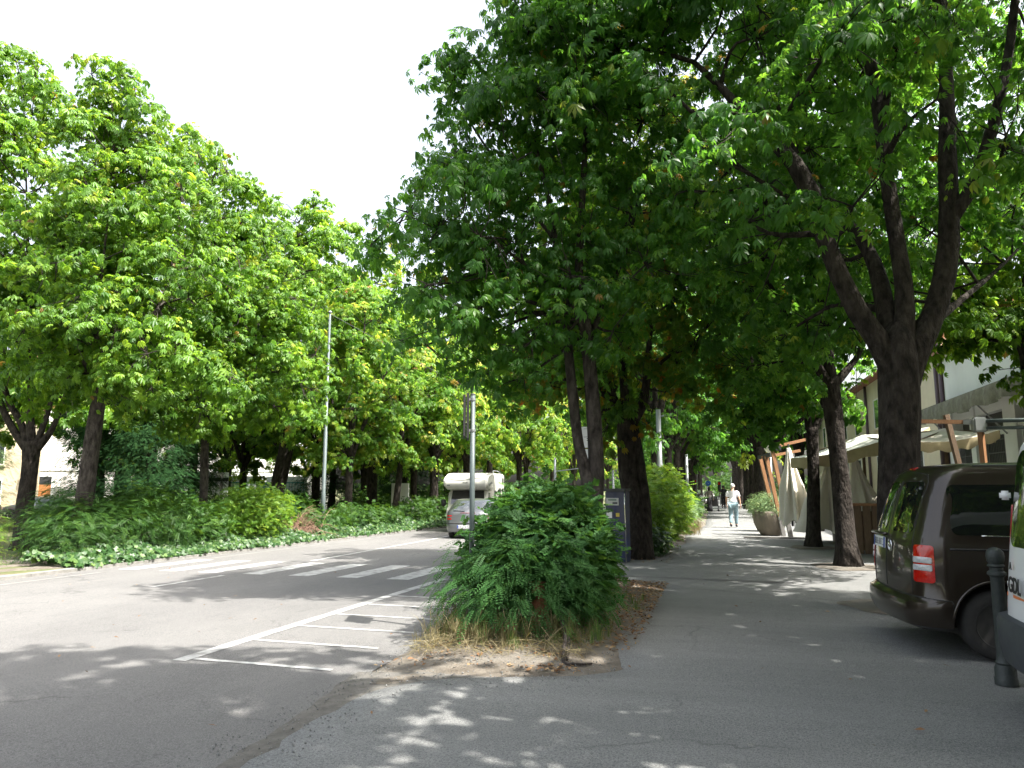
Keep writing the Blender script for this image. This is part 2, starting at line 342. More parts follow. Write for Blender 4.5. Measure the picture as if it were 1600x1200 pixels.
sheet('planting_strip', lambda y: (road_r(y)-.12, walk_l(y)+.12), frange(5.75, 12.9, .08), 24, mound, M['soil'])
sheet('planting_strip', lambda y: (road_r(y)-.12, walk_l(y)+.12), frange(15.9, 60, .15)+[80, 150], 16, mound, M['soil'])
sheet('broken_edge', lambda y: (road_r(y)-.10, walk_l(y)+.03), frange(1, 6.2, .06), 8, lambda x, y, u: gh(x, y)+.004+.014*math.sin(math.pi*u)*abs(nz(x, y, 4.)), M['edge_dirt'])
sheet('verge', lambda y: (-60, -12.86), frange(-10, 60, 1.)+[80, 120, 200], 30, lambda x, y, u: gh(x, y)-.02+.07*u+.02*nz(x, y, .7), M['grassland'])
sheet('verge_soil', lambda y: (-16.5, -12.85), frange(-10, 45, .4), 20, lambda x, y, u: gh(x, y)+.055+.03*nz(x, y, 1.3), M['soil'])
b = MB(); yy = frange(-10, 120, 1.25)
for a, c in zip(yy, yy[1:]):
    if c > 48: M_ = -.45
    za, zc = gh(-12.8, a), gh(-12.8, c); g = .006
    b.add([(-12.87, a+g, za-.1), (-12.72, a+g, za-.1), (-12.72, c-g, zc-.1), (-12.87, c-g, zc-.1), (-12.87, a+g, za+.07), (-12.72, a+g, za+.06), (-12.72, c-g, zc+.06), (-12.87, c-g, zc+.07)],
          [(0,3,2,1),(4,5,6,7),(0,1,5,4),(1,2,6,5),(2,3,7,6),(3,0,4,7)])
b.build('kerb', M['kerb'])['kind'] = 'structure'
# painted markings, thin sheets on the asphalt
def stripe(name, pts, m, z=.0055, sub=14):
    """pts: four corners (X,Y) in order; the sheet follows the ground"""
    (a, b_, c, d) = [np.array(p, float) for p in pts]; V = []
    for j in range(sub+1):
        t = j/sub; p = a+(d-a)*t; q = b_+(c-b_)*t
        jit = .008*nz(t*9, a[0]*3, 2)
        for k in range(3):
            r = p+(q-p)*k/2; V.append((r[0]+jit, r[1]+jit, gh(r[0], r[1])+z))
    f = [(j*3+k, j*3+k+1, (j+1)*3+k+1, (j+1)*3+k) for j in range(sub) for k in range(2)]
    me = bpy.data.meshes.new(name); me.from_pydata(V, [], f)
    link(name, me, m)['kind'] = 'structure'
P_ = 'road_marking'
stripe(P_, [(-5.09, 6.1), (-4.94, 6.1), (-4.94, 13.2), (-5.09, 13.2)], M['paint'], sub=40)
for i, y in enumerate([6.18, 7.15, 8.05, 8.95, 9.86, 10.78, 11.7, 12.55]):
    stripe(P_, [(-4.93, y), (-4.93, y+.07), (-3.42-.02*(i % 2), y+.03), (-3.42, y-.04)], M['paint'])
for k in range(7):
    x = -12.35+1.05*k+(.1 if k < 2 else 0)
    stripe(P_, [(x, 12.85), (x+.45, 12.85), (x+.45, 15.4), (x, 15.4)], M['paint'], sub=20)
stripe(P_, [(-9.42, 10.6), (-9.31, 10.6), (-9.31, 12.5), (-9.42, 12.5)], M['paint'], sub=20)
for a, c in ((15.8, 23), (23, 30), (30, 48), (48, 90)):
    f = lambda y: -9.45-.06*max(0, y-17)
    stripe(P_, [(f(a), a), (f(a)+.13, a), (f(c)+.13, c), (f(c), c)], M['paint'], sub=20)
stripe(P_, [(-12.15, -8), (-12.03, -8), (-12.03, 12.3), (-12.15, 12.3)], M['faded'], sub=40)
stripe(P_, [(-12.2, 15.6), (-12.08, 15.6), (-12.08, 45), (-12.2, 45)], M['faded'], sub=40)
# darker repair patches and a long transverse joint in the pavement asphalt
for pts in ([(-1.9, 13.4), (1.2, 13.2), (1.2, 13.35), (-1.9, 13.55)], [(-8.6, 4.6), (-6.2, 4.4), (-6.1, 5.2), (-8.5, 5.4)]):
    stripe('repair_patch', pts, M['patch'], .024 if pts[0][0] > -2.5 else .009)
# tree pits: soil circles let into the pavement
def pit(x, y, r, seed):
    V = [(x, y, gh(x, y)+.05)]; n = 40
    for q, zz in ((.5, .055), (.85, .040), (1., .024)):
        for k in range(n):
            a = 2*math.pi*k/n; rr = r*q*(1+.1*math.sin(3*a+seed)+.05*math.sin(7*a+2*seed)); V.append((x+rr*math.cos(a), y+rr*math.sin(a), zz+.007*nz(x, y)))
    f = [(0, 1+k, 1+(k+1) % n) for k in range(n)]
    for l in range(2): f += [(1+l*n+k, 1+(l+1)*n+k, 1+(l+1)*n+(k+1) % n, 1+l*n+(k+1) % n) for k in range(n)]
    me = bpy.data.meshes.new('tree_pit'); me.from_pydata(V, [], f); link('tree_pit', me, M['soil'], None, True)['kind'] = 'structure'
for i, (x, y, r) in enumerate([(2.35, 10.95, .75), (2.5, 16.2, .7), (2.45, 21.1, .65)]): pit(x, y, r, i)

# ------------------------------------------------------------------ leaves
def leaflet4(L, W, fold=.12, bend=.15):
    """obovate leaflet, 4 triangles"""
    return np.array([(0,0,0), (.6*L, W, -.25*bend*L+fold*W), (L, 0, -bend*L), (.6*L, -W, -.25*bend*L+fold*W), (.58*L, 0, -.2*bend*L-fold*W)]), np.array([(0,4,1), (1,4,2), (0,3,4), (3,2,4)])
def leaflet2(L, W, fold=.25, bend=.15):
    return np.array([(0,0,0), (.62*L, W, -.2*bend*L+fold*W), (L, 0, -bend*L), (.62*L, -W, -.2*bend*L+fold*W)]), np.array([(0,2,1), (0,3,2)])
def rotz(a): c, s = math.cos(a), math.sin(a); return np.array([[c,-s,0],[s,c,0],[0,0,1]])
def roty(a): c, s = math.cos(a), math.sin(a); return np.array([[c,0,s],[0,1,0],[-s,0,c]])
def palmate(n, fine, droop, wid=.15, spread=112, bend=.3):
    V = []; T = []; o = 0
    for k in range(n):
        u = (k/(n-1)*2-1) if n > 1 else 0; a = R(spread)*u; L = 1-.42*abs(u)**1.6
        v, t = (leaflet4 if fine else leaflet2)(L, wid*(1-.25*abs(u)), bend=bend)
        v = v@roty(R(droop)).T@rotz(a).T; V.append(v); T.append(t+o); o += len(v)
    return np.vstack(V), np.vstack(T)
def pinnate(n, fine=False, L=1., w=.07):
    V = []; T = []; o = 0
    for k in range(n):
        x = L*(.15+.8*k/n); z = -.35*(x/L)**2*L
        for s in (-1, 1):
            v, t = leaflet2(.2*(1-.3*abs(2*k/n-1)), w*.55, bend=.1); v = v@rotz(s*R(68)).T+np.array([x, 0, z]); V.append(v); T.append(t+o); o += len(v)
    v, t = leaflet2(.22, w*.6); V.append(v+np.array([L*.95, 0, -.32])); T.append(t+o)
    return np.vstack(V), np.vstack(T)
def sprig(n, lw=.22, L=1.):
    """short shoot of simple leaves, alternate"""
    V = []; T = []; o = 0
    for k in range(n):
        x = L*(.1+.9*k/n); s = 1 if k % 2 else -1; v, t = leaflet2(.42, lw*.45, bend=.2)
        v = v@roty(R(-25)).T@rotz(s*R(52-20*k/n)).T+np.array([x, 0, .06*k/n]); V.append(v); T.append(t+o); o += len(v)
    return np.vstack(V), np.vstack(T)
def needles(n, L=1.):
    V = []; T = []; o = 0
    for k in range(n):
        x = L*(.05+.9*k/n)
        for s in (-1, 1):
            v = np.array([(x, 0, 0), (x+.16, s*.20, -.03), (x+.06, s*.02, -.02)]); V.append(v); T.append(np.array([(0, 1, 2)])+o); o += 3
    return np.vstack(V), np.vstack(T)
def lobed():
    a = [(0,0,0), (.12,.42,.02), (.45,.30,-.03), (.62,.52,-.06), (.72,.16,-.03), (1,0,-.12), (.72,-.16,-.03), (.62,-.52,-.06), (.45,-.30,-.03), (.12,-.42,.02), (.45,0,-.07)]
    return np.array(a, float), np.array([(10, i+1, i) for i in range(9)]+[(10, 0, 9)])
def blade():
    return np.array([(0,.012,0),(0,-.012,0),(.5,.009,-.03),(.5,-.009,-.03),(1,0,-.28)], float), np.array([(0,1,2),(1,3,2),(2,3,4)])
T_NEAR = [palmate(7, True, d, bend=b_) for d, b_ in ((12, .3), (28, .4), (42, .5))]
T_MID = [palmate(7, False, d, bend=b_, wid=.18) for d, b_ in ((14, .3), (30, .4), (45, .45))]
T_FAR = [palmate(5, False, d, bend=b_, wid=.24, spread=100) for d, b_ in ((15, .3), (38, .4))]
T_PIN = [pinnate(7), pinnate(9)]
T_SPRIG = [sprig(7), sprig(9, .2)]
T_SPRIG_S = [sprig(5, .26)]
T_NEED = [needles(7)]
T_SPRIG_W = [sprig(6, .34), sprig(8, .30)]
def blade3(b1, b2):
    return np.array([(0,.010,0),(0,-.010,0),(.35,.010,b1*.3),(.35,-.010,b1*.3),(.7,.007,b1),(.7,-.007,b1),(1,0,b2)], float), np.array([(0,1,2),(1,3,2),(2,3,4),(3,5,4),(4,5,6)])
T_BLADE3 = [blade3(-.05,-.15), blade3(-.15,-.45), blade3(.08,.02), blade3(-.25,-.6)]
T_IVY = [lobed()]
T_BLADE = [blade()]
T_ONE = [leaflet4(1., .22)]
def frames(mid, nrm):
    nrm = nrm/np.linalg.norm(nrm, axis=1, keepdims=True)
    mid = mid-nrm*(mid*nrm).sum(1, keepdims=True); mid /= np.linalg.norm(mid, axis=1, keepdims=True)+1e-9
    return np.stack([mid, np.cross(nrm, mid), nrm], axis=2)
def scatter(pos, Rm, size, tint, tmpls, rng):
    """instances of leaf templates baked into one mesh"""
    pick = rng.integers(0, len(tmpls), len(pos)); VV = []; TT = []; KK = []; o = 0
    for i, (tv, tt) in enumerate(tmpls):
        s = pick == i; n = int(s.sum())
        if not n: continue
        v = np.einsum('nij,kj->nki', Rm[s], tv)*size[s][:, None, None]+pos[s][:, None, :]
        k = tv.shape[0]; VV.append(v.reshape(-1, 3)); TT.append((tt[None]+(np.arange(n)*k)[:, None, None]).reshape(-1, 3)+o)
        KK.append(np.repeat(tint[s], k)); o += n*k
    return np.vstack(VV), np.vstack(TT), np.concatenate(KK)
def unit(a): return a/(np.linalg.norm(a, axis=1, keepdims=True)+1e-9)
def clump_points(lobes, n, rng, shell=.75, minup=-1.1):
    """clump centres spread through the shell of a union of ellipsoids"""
    c = np.array([l[:3] for l in lobes], float); r = np.array([l[3:6] for l in lobes], float)
    wgt = (r[:, 0]*r[:, 1]*r[:, 2])**(.72); wgt /= wgt.sum(); out = []; od = []; tries = 0; cell = {}
    dmin = .75*(4*(wgt.sum()*(r.prod(1)).sum())/max(n, 1))**(1/3)
    while len(out) < n and tries < 40:
        tries += 1; m = n*2; k = rng.choice(len(lobes), m, p=wgt); d = unit(rng.normal(size=(m, 3)))
        rr = np.where(rng.random(m) < shell, rng.uniform(.78, 1., m), rng.uniform(.25, .8, m))
        rr *= 1+.13*np.sin(3*d[:, 0]+5*d[:, 2]+k)*np.cos(4*d[:, 1]-2*d[:, 2]+2*k)+.06*np.sin(9*d[:, 0]+7*d[:, 1]+k)
        p = c[k]+d*rr[:, None]*r[k]
        q = (((p[:, None]-c[None])/r[None])**2).sum(2); q[np.arange(m), k] = 9
        ok = (q.min(1) > .5) | (rng.random(m) < .25)
        for pi, di, o in zip(p, d, ok):
            if not o: continue
            key = tuple((pi/dmin).astype(int))
            if key in cell and tries < 25: continue
            cell[key] = 1; out.append(pi); od.append(di)
            if len(out) >= n: break
    return np.array(out), np.array(od)
def layered(lobes, n, rng, shell, rad=.78):
    """boughs: flat sprays of clumps with gaps between them, over a looser inner filling"""
    ns = max(6, n//11); S, O = clump_points(lobes, ns, rng, .92); m = int(n*.74); k = rng.integers(0, len(S), m)
    a = rng.uniform(0, 6.283, m); q = np.sqrt(rng.random(m))*rad*rng.uniform(.6, 1.3, len(S))[k]
    N = unit(np.array([[0, 0, 1.]])+O*.45)[k]; t = unit(np.cross(N, np.array([[.3, .9, .1]]))); b = np.cross(N, t)
    off = t*(np.cos(a)*q)[:, None]+b*(np.sin(a)*q)[:, None]
    c = S[k]+off-N*((q/rad)**2*.28)[:, None]+rng.normal(size=(m, 3))*.07
    c2, o2 = clump_points(lobes, n-m, rng, .35)
    return np.vstack([c, c2]), np.vstack([unit(O[k]*.6+unit(off)*.7), o2])
def crown_leaves(cl, od, per, size, rng, spreadr=.36, layer=.5, yellow=0.):
    n = len(cl); nn = n*per
    cn = unit(np.array([[0, 0, 1.]])*.85+od*.55+rng.normal(size=(n, 3))*.15)
    ctint = rng.normal(.42, .16, n)+yellow
    ci = np.repeat(np.arange(n), per); a = rng.uniform(0, 2*np.pi, nn); rr = spreadr*np.sqrt(rng.random(nn))*rng.uniform(.7, 1.25, n)[ci]
    N = cn[ci]; t = unit(np.cross(N, np.array([[.3, .9, .1]])+rng.normal(size=(nn, 3))*.01)); bt = np.cross(N, t)
    off = t*(np.cos(a)*rr)[:, None]+bt*(np.sin(a)*rr)[:, None]
    pos = cl[ci]+off-N*((rr/spreadr)**2*.13)[:, None]+N*rng.normal(0, .07, nn)[:, None]
    mid = unit(off)+od[ci]*.5+rng.normal(size=(nn, 3))*.3+np.array([[0, 0, -.15]])
    nrm = N+unit(off)*.25+rng.normal(size=(nn, 3))*.24
    tint = np.clip(ctint[ci]+rng.normal(0, .12, nn), 0, .93); tint = np.where(rng.random(nn) < .004+yellow*.05, 1., tint)
    return pos, frames(mid, nrm), size*rng.uniform(.5, 1.25, nn)*rng.uniform(.8, 1.15, n)[ci], tint
def smooth_path(pts, seg):
    q = catmull([p[:3] for p in pts], seg); rr = [p[3] for p in pts]
    return q, [float(np.interp(i/seg*(len(pts)-1), range(len(pts)), rr)) for i in range(seg+1)]
def make_tree(name, base, trunks, limbs, lobes, nclump, per, lsize, tm, lmat, seed, label, group=None, bark='bark', cat='tree', shell=.75, spreadr=.36, yellow=0., sides=16, minz=None, lay=.78):
    """absolute coordinates in; builds root > trunk, limb.., crown"""
    rng = np.random.default_rng(seed); base = Vector(base)
    root = empty(name, base, 0, label, cat, group); B = np.array(base)
    loc = lambda pts: [(p[0]-B[0], p[1]-B[1], p[2]-B[2], p[3]) for p in pts]
    tb = MB()
    for i, t in enumerate(trunks):
        q, rr = smooth_path(loc(t), 26)
        if i == 0 or t[0][2] < base.z+.5:
            rr = [r*(1+.55*math.exp(-((p[2]+.05)/.22))) for r, p in zip(rr, q)]
        q[0] = (q[0][0], q[0][1], q[0][2]-.1)
        tb.tube(q, rr, sides, .11, seed+i)
    tb.build('trunk', M[bark], root, True)
    L = [np.array([l[:3] for l in lobes]), np.array([l[3:6] for l in lobes])]
    cl, od = layered(lobes, nclump, rng, shell, lay) if lay else clump_points(lobes, nclump, rng, shell)
    if minz is not None:
        k = cl[:, 2] > minz+.3*np.sin(cl[:, 0]*2)+.3*np.cos(cl[:, 1]*2.3); cl, od = cl[k], od[k]
    cl = cl-B
    # limbs, then secondary branches, then twigs towards every clump
    lp = []
    for i, l in enumerate(limbs):
        q, rr = smooth_path(loc(l), 14); lp.append((np.array(q), np.array(rr)))
    allp = np.vstack([np.hstack([q[2:], rr[2:, None], np.full((len(q)-2, 1), i)]) for i, (q, rr) in enumerate(lp)])
    d = ((cl[:, None]-allp[None, :, :3])**2).sum(2)+np.maximum(0, allp[None, :, 2]-cl[:, None, 2]+.3)**2*3
    near = d.argmin(1); own = allp[near, 4].astype(int); mbs = [MB() for _ in limbs]
    for i, (q, rr) in enumerate(lp): mbs[i].tube([tuple(p) for p in q], list(rr), max(8, sides-4), .08, seed+50+i)
    for i in range(len(limbs)):
        idx = np.where(own == i)[0]
        if not len(idx): continue
        ng = max(1, len(idx)//14); cen = cl[rng.choice(idx, ng, replace=False)]
        for _ in range(3):
            g = ((cl[idx][:, None]-cen[None])**2).sum(2).argmin(1)
            cen = np.array([cl[idx][g == k].mean(0) if (g == k).any() else cen[k] for k in range(ng)])
        g = ((cl[idx][:, None]-cen[None])**2).sum(2).argmin(1); sel = allp[allp[:, 4] == i]
        for k in range(ng):
            dd = ((cen[k][None]-sel[:, :3])**2).sum(1)+np.maximum(0, sel[:, 2]-cen[k][2]+.4)**2*2
            s = sel[dd.argmin()]; e = cen[k]; mid = (s[:3]+e)/2+np.array([0, 0, .12*np.linalg.norm(e-s[:3])])*(1 if rng.random() < .6 else -.6)+rng.normal(size=3)*.12
            r0 = min(s[3]*.65, .02+.016*np.linalg.norm(e-s[:3])+.012); bp = catmull([s[:3], mid, e], 5)
            mbs[i].tube(bp, list(np.linspace(r0, .014, 6)), 6)
            ba = np.array(bp[2:])
            for c in cl[idx][g == k]:
                st = ba[((ba-c)**2).sum(1).argmin()]; m2 = (st+c)/2+rng.normal(size=3)*.07+np.array([0, 0, -.05])
                mbs[i].tube([st, m2, c], [.012, .008, .004], 4, caps=False)
    for mb in mbs: mb.build('limb', M[bark], root, True)
    pos, fr, sz, ti = crown_leaves(cl, od, per, lsize, rng, spreadr, yellow=yellow)
    v, t, k = scatter(pos, fr, sz, ti, tm, rng); link('crown', fast_mesh('crown', v, t, k), M[lmat], root)
    return root
def auto_tree(name, base, H, crown_r, fork, tr, nclump, per, lsize, tm, lmat, seed, label, group=None, lean=(0, 0), nl=6, low=None, **kw):
    rnd = random.Random(seed); x, y, z = base; low = fork-.2 if low is None else low
    fx, fy = x+lean[0], y+lean[1]; F_ = z+fork
    trunk = [[(x, y, z, tr), (x+lean[0]*.3, y+lean[1]*.35, z+fork*.4, tr*.85), (fx, fy, F_+.15, tr*.78)]]
    mz = z+(H+low)/2; hz = (H-low)/2; lobes = [(fx, fy, mz, crown_r*.72, crown_r*.72, hz*.95)]; limbs = []
    for k in range(nl):
        a = 2*math.pi*(k+rnd.uniform(-.25, .25))/nl; h = mz+hz*rnd.uniform(-.55, .5); q = crown_r*.52
        s = crown_r*rnd.uniform(.42, .56); lobes.append((fx+math.cos(a)*q, fy+math.sin(a)*q, h, s, s, hz*rnd.uniform(.3, .42)))
        e = (fx+math.cos(a)*q*1.2, fy+math.sin(a)*q*1.2, h+hz*.2)
        limbs.append([(fx, fy, F_-.1, tr*.5), (fx+math.cos(a)*q*.35, fy+math.sin(a)*q*.35, F_+(e[2]-F_)*.35, tr*.42), (fx+math.cos(a)*q*.8, fy+math.sin(a)*q*.8, F_+(e[2]-F_)*.75, tr*.25), (*e, .03)])
    lobes.append((fx+rnd.uniform(-.4, .4), fy, mz+hz*.62, crown_r*.5, crown_r*.5, hz*.42))
    limbs.append([(fx, fy, F_, tr*.6), (fx+.1, fy-.1, mz, tr*.4), (fx-.1, fy, mz+hz*.8, .03)])
    return make_tree(name, (x, y, z), trunk, limbs, lobes, nclump, per, lsize, tm, lmat, seed, label, group, **kw)
def PD(px, py, d, r): v = D(px, py, d); return (v.x, v.y, v.z, r)
def LB(px, py, d, a, b_, c): v = D(px, py, d); return (v.x, v.y, v.z, a, b_, c)
CH = 'horse_chestnut'
#__TREES__
# ---------------- trees of the right-hand row
b0 = G(1402, 948)
def lmb(base_d, *pts): return [PD(p[0], p[1], base_d+(p[3] if len(p) > 3 else 0), p[2]) for p in pts]
d1 = 9.9
R1 = make_tree(CH, (2.42, 10.85, .02),
    [[(2.42, 10.85, .02, .30), PD(1404, 800, d1, .27), PD(1406, 640, d1, .25), PD(1404, 560, d1, .255), PD(1404, 525, d1, .20), PD(1404, 505, d1, .10)]],
    [lmb(d1, (1400, 600, .17), (1380, 545, .16), (1335, 480, .135), (1292, 385, .12), (1262, 290, .13, .2), (1215, 225, .11, .3), (1150, 165, .07, .5), (1090, 100, .04, .8), (1000, 75, .025, 1.1), (925, 60, .012, 1.2)),
     lmb(d1, (1402, 600, .16), (1378, 450, .12, .3), (1350, 380, .09, .6), (1300, 320, .06, 1.), (1240, 230, .04, 1.2), (1180, 60, .02, 1.6)),
     lmb(d1, (1406, 600, .18), (1413, 470, .12), (1400, 370, .11, .1), (1382, 250, .09, .1), (1365, 120, .09, .2), (1330, -20, .07, .3), (1290, -200, .03)),
     lmb(d1, (1410, 610, .20), (1428, 555, .18), (1462, 480, .15), (1483, 380, .14), (1481, 250, .12), (1478, 110, .09), (1462, -40, .08), (1440, -220, .03)),
     lmb(d1, (1484, 345, .11), (1522, 285, .09, -.2), (1550, 200, .08, -.4), (1575, 90, .06, -.5), (1590, -60, .04, -.8), (1590, -240, .02, -1)),
     lmb(d1, (1275, 330, .05), (1215, 300, .04, .6), (1150, 255, .03, 1.0), (1080, 175, .018, 1.2), (1005, 140, .01, 1.2)),
     lmb(d1, (1440, 520, .07), (1500, 470, .05, 1.2), (1560, 420, .03, 2.0), (1620, 360, .015, 2.5))],
    [LB(1340, 60, 12.0, 2.9, 2.4, 2.6), LB(1150, 60, 11.3, 2.4, 1.9, 2.2), LB(1520, 120, 11.2, 2.4, 1.9, 2.3), LB(1280, 260, 12.4, 2.3, 1.7, 1.7),
     LB(1130, 300, 12., 1.9, 1.6, 1.5), LB(950, 60, 10.6, 1.6, 1.5, 1.5), LB(1450, 300, 12.6, 2.2, 1.5, 1.5), LB(1250, -250, 10.8, 3.6, 3.2, 2.4), LB(1520, -200, 9.6, 2.6, 2.4, 2.2),
     LB(1240, 470, 12.6, 1.4, 1.2, 1.0), LB(1060, 200, 10.9, 1.3, 1.1, 1.1), LB(960, -180, 9.8, 2.0, 2.0, 1.7), LB(1320, 330, 8.7, .45, .4, .35), LB(1400, 200, 8.4, .8, .5, .5), LB(1180, 330, 9.2, .9, .6, .5), LB(1150, 170, 9.0, .9, .6, .5), LB(1330, 60, 8.6, .9, .6, .6), LB(1480, 90, 8.5, .9, .6, .7), LB(1565, 230, 8.9, .6, .5, .6), LB(1250, 150, 8.9, .7, .5, .5)],
    1900, 15, .17, T_NEAR, 'leaf', 11, 'largest chestnut trunk with five thick dark limbs, rising behind the brown van', cat='tree', bark='bark', sides=22)
d2 = 15.0
R2 = make_tree(CH, (2.5, 16.15, .02),
    [[(2.5, 16.15, .02, .22), PD(1317, 800, d2, .185), PD(1308, 700, d2, .17), PD(1297, 590, d2, .19)]],
    [lmb(d2, (1296, 600, .12), (1268, 560, .09), (1240, 520, .07), (1200, 440, .04), (1150, 380, .02)),
     lmb(d2, (1299, 600, .13), (1290, 520, .10), (1275, 420, .08), (1262, 300, .05), (1260, 160, .02)),
     lmb(d2, (1303, 600, .10), (1328, 572, .07), (1345, 545, .05), (1360, 480, .03), (1390, 400, .015))],
    [LB(1290, 380, 16.2, 2.6, 2.4, 2.0), LB(1200, 450, 15.2, 1.9, 1.8, 1.3), LB(1340, 470, 16.5, 1.9, 1.8, 1.4), LB(1250, 250, 15.5, 2.6, 2.4, 2.2), LB(1150, 330, 15.5, 2.0, 1.8, 1.7), LB(1400, 300, 16, 2.2, 1.9, 1.8),
     LB(1230, 560, 15.0, 1.1, 1.0, .8), LB(1370, 560, 16.2, 1.2, 1., .8), LB(1330, 640, 15.6, .6, .6, .5), LB(1290, 100, 15.0, 2.4, 2.2, 1.8)],
    850, 15, .175, T_MID, 'leaf', 12, 'upright chestnut trunk with flaking light patches, beside the pale tan canopy corner', sides=16)
d3 = 19.8
R3 = make_tree(CH, (2.45, 21.1, .02),
    [[(2.45, 21.1, .02, .19), PD(1271, 780, d3, .16), PD(1270, 720, d3, .155), PD(1268, 668, d3, .17)]],
    [lmb(d3, (1266, 678, .11), (1256, 625, .09), (1240, 570, .07), (1225, 500, .04), (1210, 420, .02)),
     lmb(d3, (1270, 678, .11), (1284, 640, .09), (1290, 580, .07), (1290, 480, .04), (1280, 380, .02))],
    [LB(1245, 420, 19.6, 2.0, 1.9, 2.2), LB(1205, 540, 19.2, 1.6, 1.5, 1.3), LB(1290, 560, 20.2, 1.3, 1.4, 1.1), LB(1230, 300, 19.6, 1.7, 1.7, 1.6), LB(1195, 620, 19.1, .9, .9, .7)],
    560, 12, .21, T_MID, 'leaf', 13, 'slim forked chestnut trunk just beyond the flaking one, in front of the white parasol')
# tree by the building whose sunlit leaves show right of the big trunk
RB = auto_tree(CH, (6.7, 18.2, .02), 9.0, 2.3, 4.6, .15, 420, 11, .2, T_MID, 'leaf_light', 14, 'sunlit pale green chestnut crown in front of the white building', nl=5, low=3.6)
# right row, outside the frame on the near side: its shade falls on the road
R0 = auto_tree(CH, (2.6, .6, .02), 13.5, 4.6, 3.6, .3, 1200, 12, .27, T_FAR, 'leaf', 15, 'big chestnut at the near end of the right-hand row, beside the viewpoint', nl=7, low=4.6, lay=.85)
# ---------------- trees of the planting strip between road and pavement
dS = 11.6
S1 = make_tree(CH, (-1.85, 11.45, 0.03),
    [[(-1.88, 11.45, .03, .17), PD(925, 850, dS, .16), PD(922, 765, dS, .155), PD(914, 735, dS, .10), PD(903, 690, dS, .085), PD(893, 600, dS, .082), PD(886, 520, dS, .075)],
     [PD(926, 850, dS, .13), PD(930, 770, dS, .135), PD(932, 730, dS, .125), PD(927, 640, dS, .115), PD(920, 560, dS, .105), PD(913, 500, dS, .1)]],
    [lmb(dS, (887, 530, .07), (880, 470, .055), (868, 380, .05), (850, 280, .035), (820, 160, .02), (800, 60, .01)),
     lmb(dS, (913, 510, .09), (905, 440, .07), (908, 340, .06), (915, 200, .04), (910, 60, .03), (900, -60, .015)),
     lmb(dS, (912, 520, .05), (895, 480, .045, -.2), (840, 430, .03, -.4), (760, 370, .02, -.6), (680, 340, .01, -.6)),
     lmb(dS, (918, 540, .05), (945, 470, .04, .2), (975, 400, .03, .4), (1000, 300, .02, .6)),
     lmb(dS, (870, 380, .035), (810, 300, .025), (740, 200, .018), (700, 120, .01))],
    [LB(840, 160, 11.6, 1.3, 1.4, 1.5), LB(760, 160, 11.3, .95, 1.0, .95), LB(745, 300, 11.2, 1.15, 1.1, .75), LB(690, 335, 11.0, .85, .9, .6), LB(820, 340, 11.4, 1.3, 1.3, 1.2), LB(800, 470, 11.3, 1.05, 1.1, .75),
     LB(900, 260, 12.2, 1.5, 1.4, 1.6), LB(860, 430, 11.8, 1.1, 1.1, .9), LB(950, 420, 12., 1.2, 1.2, 1.1), LB(850, 20, 11.2, 1.1, 1.1, 1.2), LB(930, 40, 11.6, 1.5, 1.4, 1.4), LB(850, 530, 11.4, .9, .9, .5), LB(900, 520, 12.2, 1.0, 1., .7), LB(735, 90, 11.2, .55, .6, .45), LB(810, 620, 11.6, .45, .45, .5), LB(700, 200, 11.1, .5, .55, .4), LB(740, 430, 11.2, .8, .9, .55), LB(700, 400, 11.0, .5, .6, .4), LB(765, 540, 11.4, .55, .6, .6), LB(700, 470, 11.2, .55, .6, .4), LB(650, 320, 11.0, .55, .6, .35)],
    950, 16, .15, T_NEAR, 'leaf', 21, 'twin-stemmed grey chestnut rising out of the rounded bush', bark='bark_grey', sides=14)
dT = 16.9
S2 = make_tree(CH, (-1.8, 16.9, .03),
    [[(-1.84, 16.9, .03, .24), PD(994, 800, dT, .24), PD(982, 740, dT, .23), PD(978, 655, dT, .22)], [(-1.6, 16.9, .03, .17), PD(1006, 780, dT, .15), PD(992, 690, dT, .13), PD(984, 650, dT, .12)]],
    [lmb(dT, (974, 665, .12), (958, 620, .10), (945, 580, .07), (935, 500, .05), (925, 400, .02)),
     lmb(dT, (979, 665, .13), (975, 600, .10), (970, 520, .07), (975, 400, .05), (985, 260, .02)),
     lmb(dT, (986, 665, .13), (1006, 625, .11), (1012, 570, .08), (1020, 480, .05), (1040, 380, .02)),
     lmb(dT, (1008, 600, .06), (1040, 560, .04), (1085, 540, .03), (1130, 520, .015))],
    [LB(975, 400, 17, 2.3, 2.4, 2.0), LB(900, 480, 16.6, 1.6, 1.8, 1.2), LB(1070, 480, 17, 1.9, 2.0, 1.5), LB(860, 570, 16.8, 1.2, 1.3, .8), LB(980, 560, 17.8, 1.6, 1.6, .9), LB(1060, 590, 17.4, 1.1, 1.3, .7), LB(960, 270, 16.6, 2.1, 2.2, 2.0), LB(1100, 330, 17, 1.9, 1.9, 1.8), LB(975, 640, 17.2, .7, .7, .5), LB(990, 130, 16, 1.8, 1.8, 1.5), LB(830, 440, 16.8, 1.0, 1.1, .8)],
    850, 15, .175, T_MID, 'leaf_autumn', 22, 'thick double-trunked chestnut behind the parking meter, some leaves rust-brown', sides=16)
S3 = auto_tree(CH, (-2.1, 27.2, .03), 14, 4.1, 3.4, .2, 900, 12, .21, T_MID, 'leaf', 23, 'chestnut behind the bright round shrub, its low right-hand boughs sunlit', low=3.0)
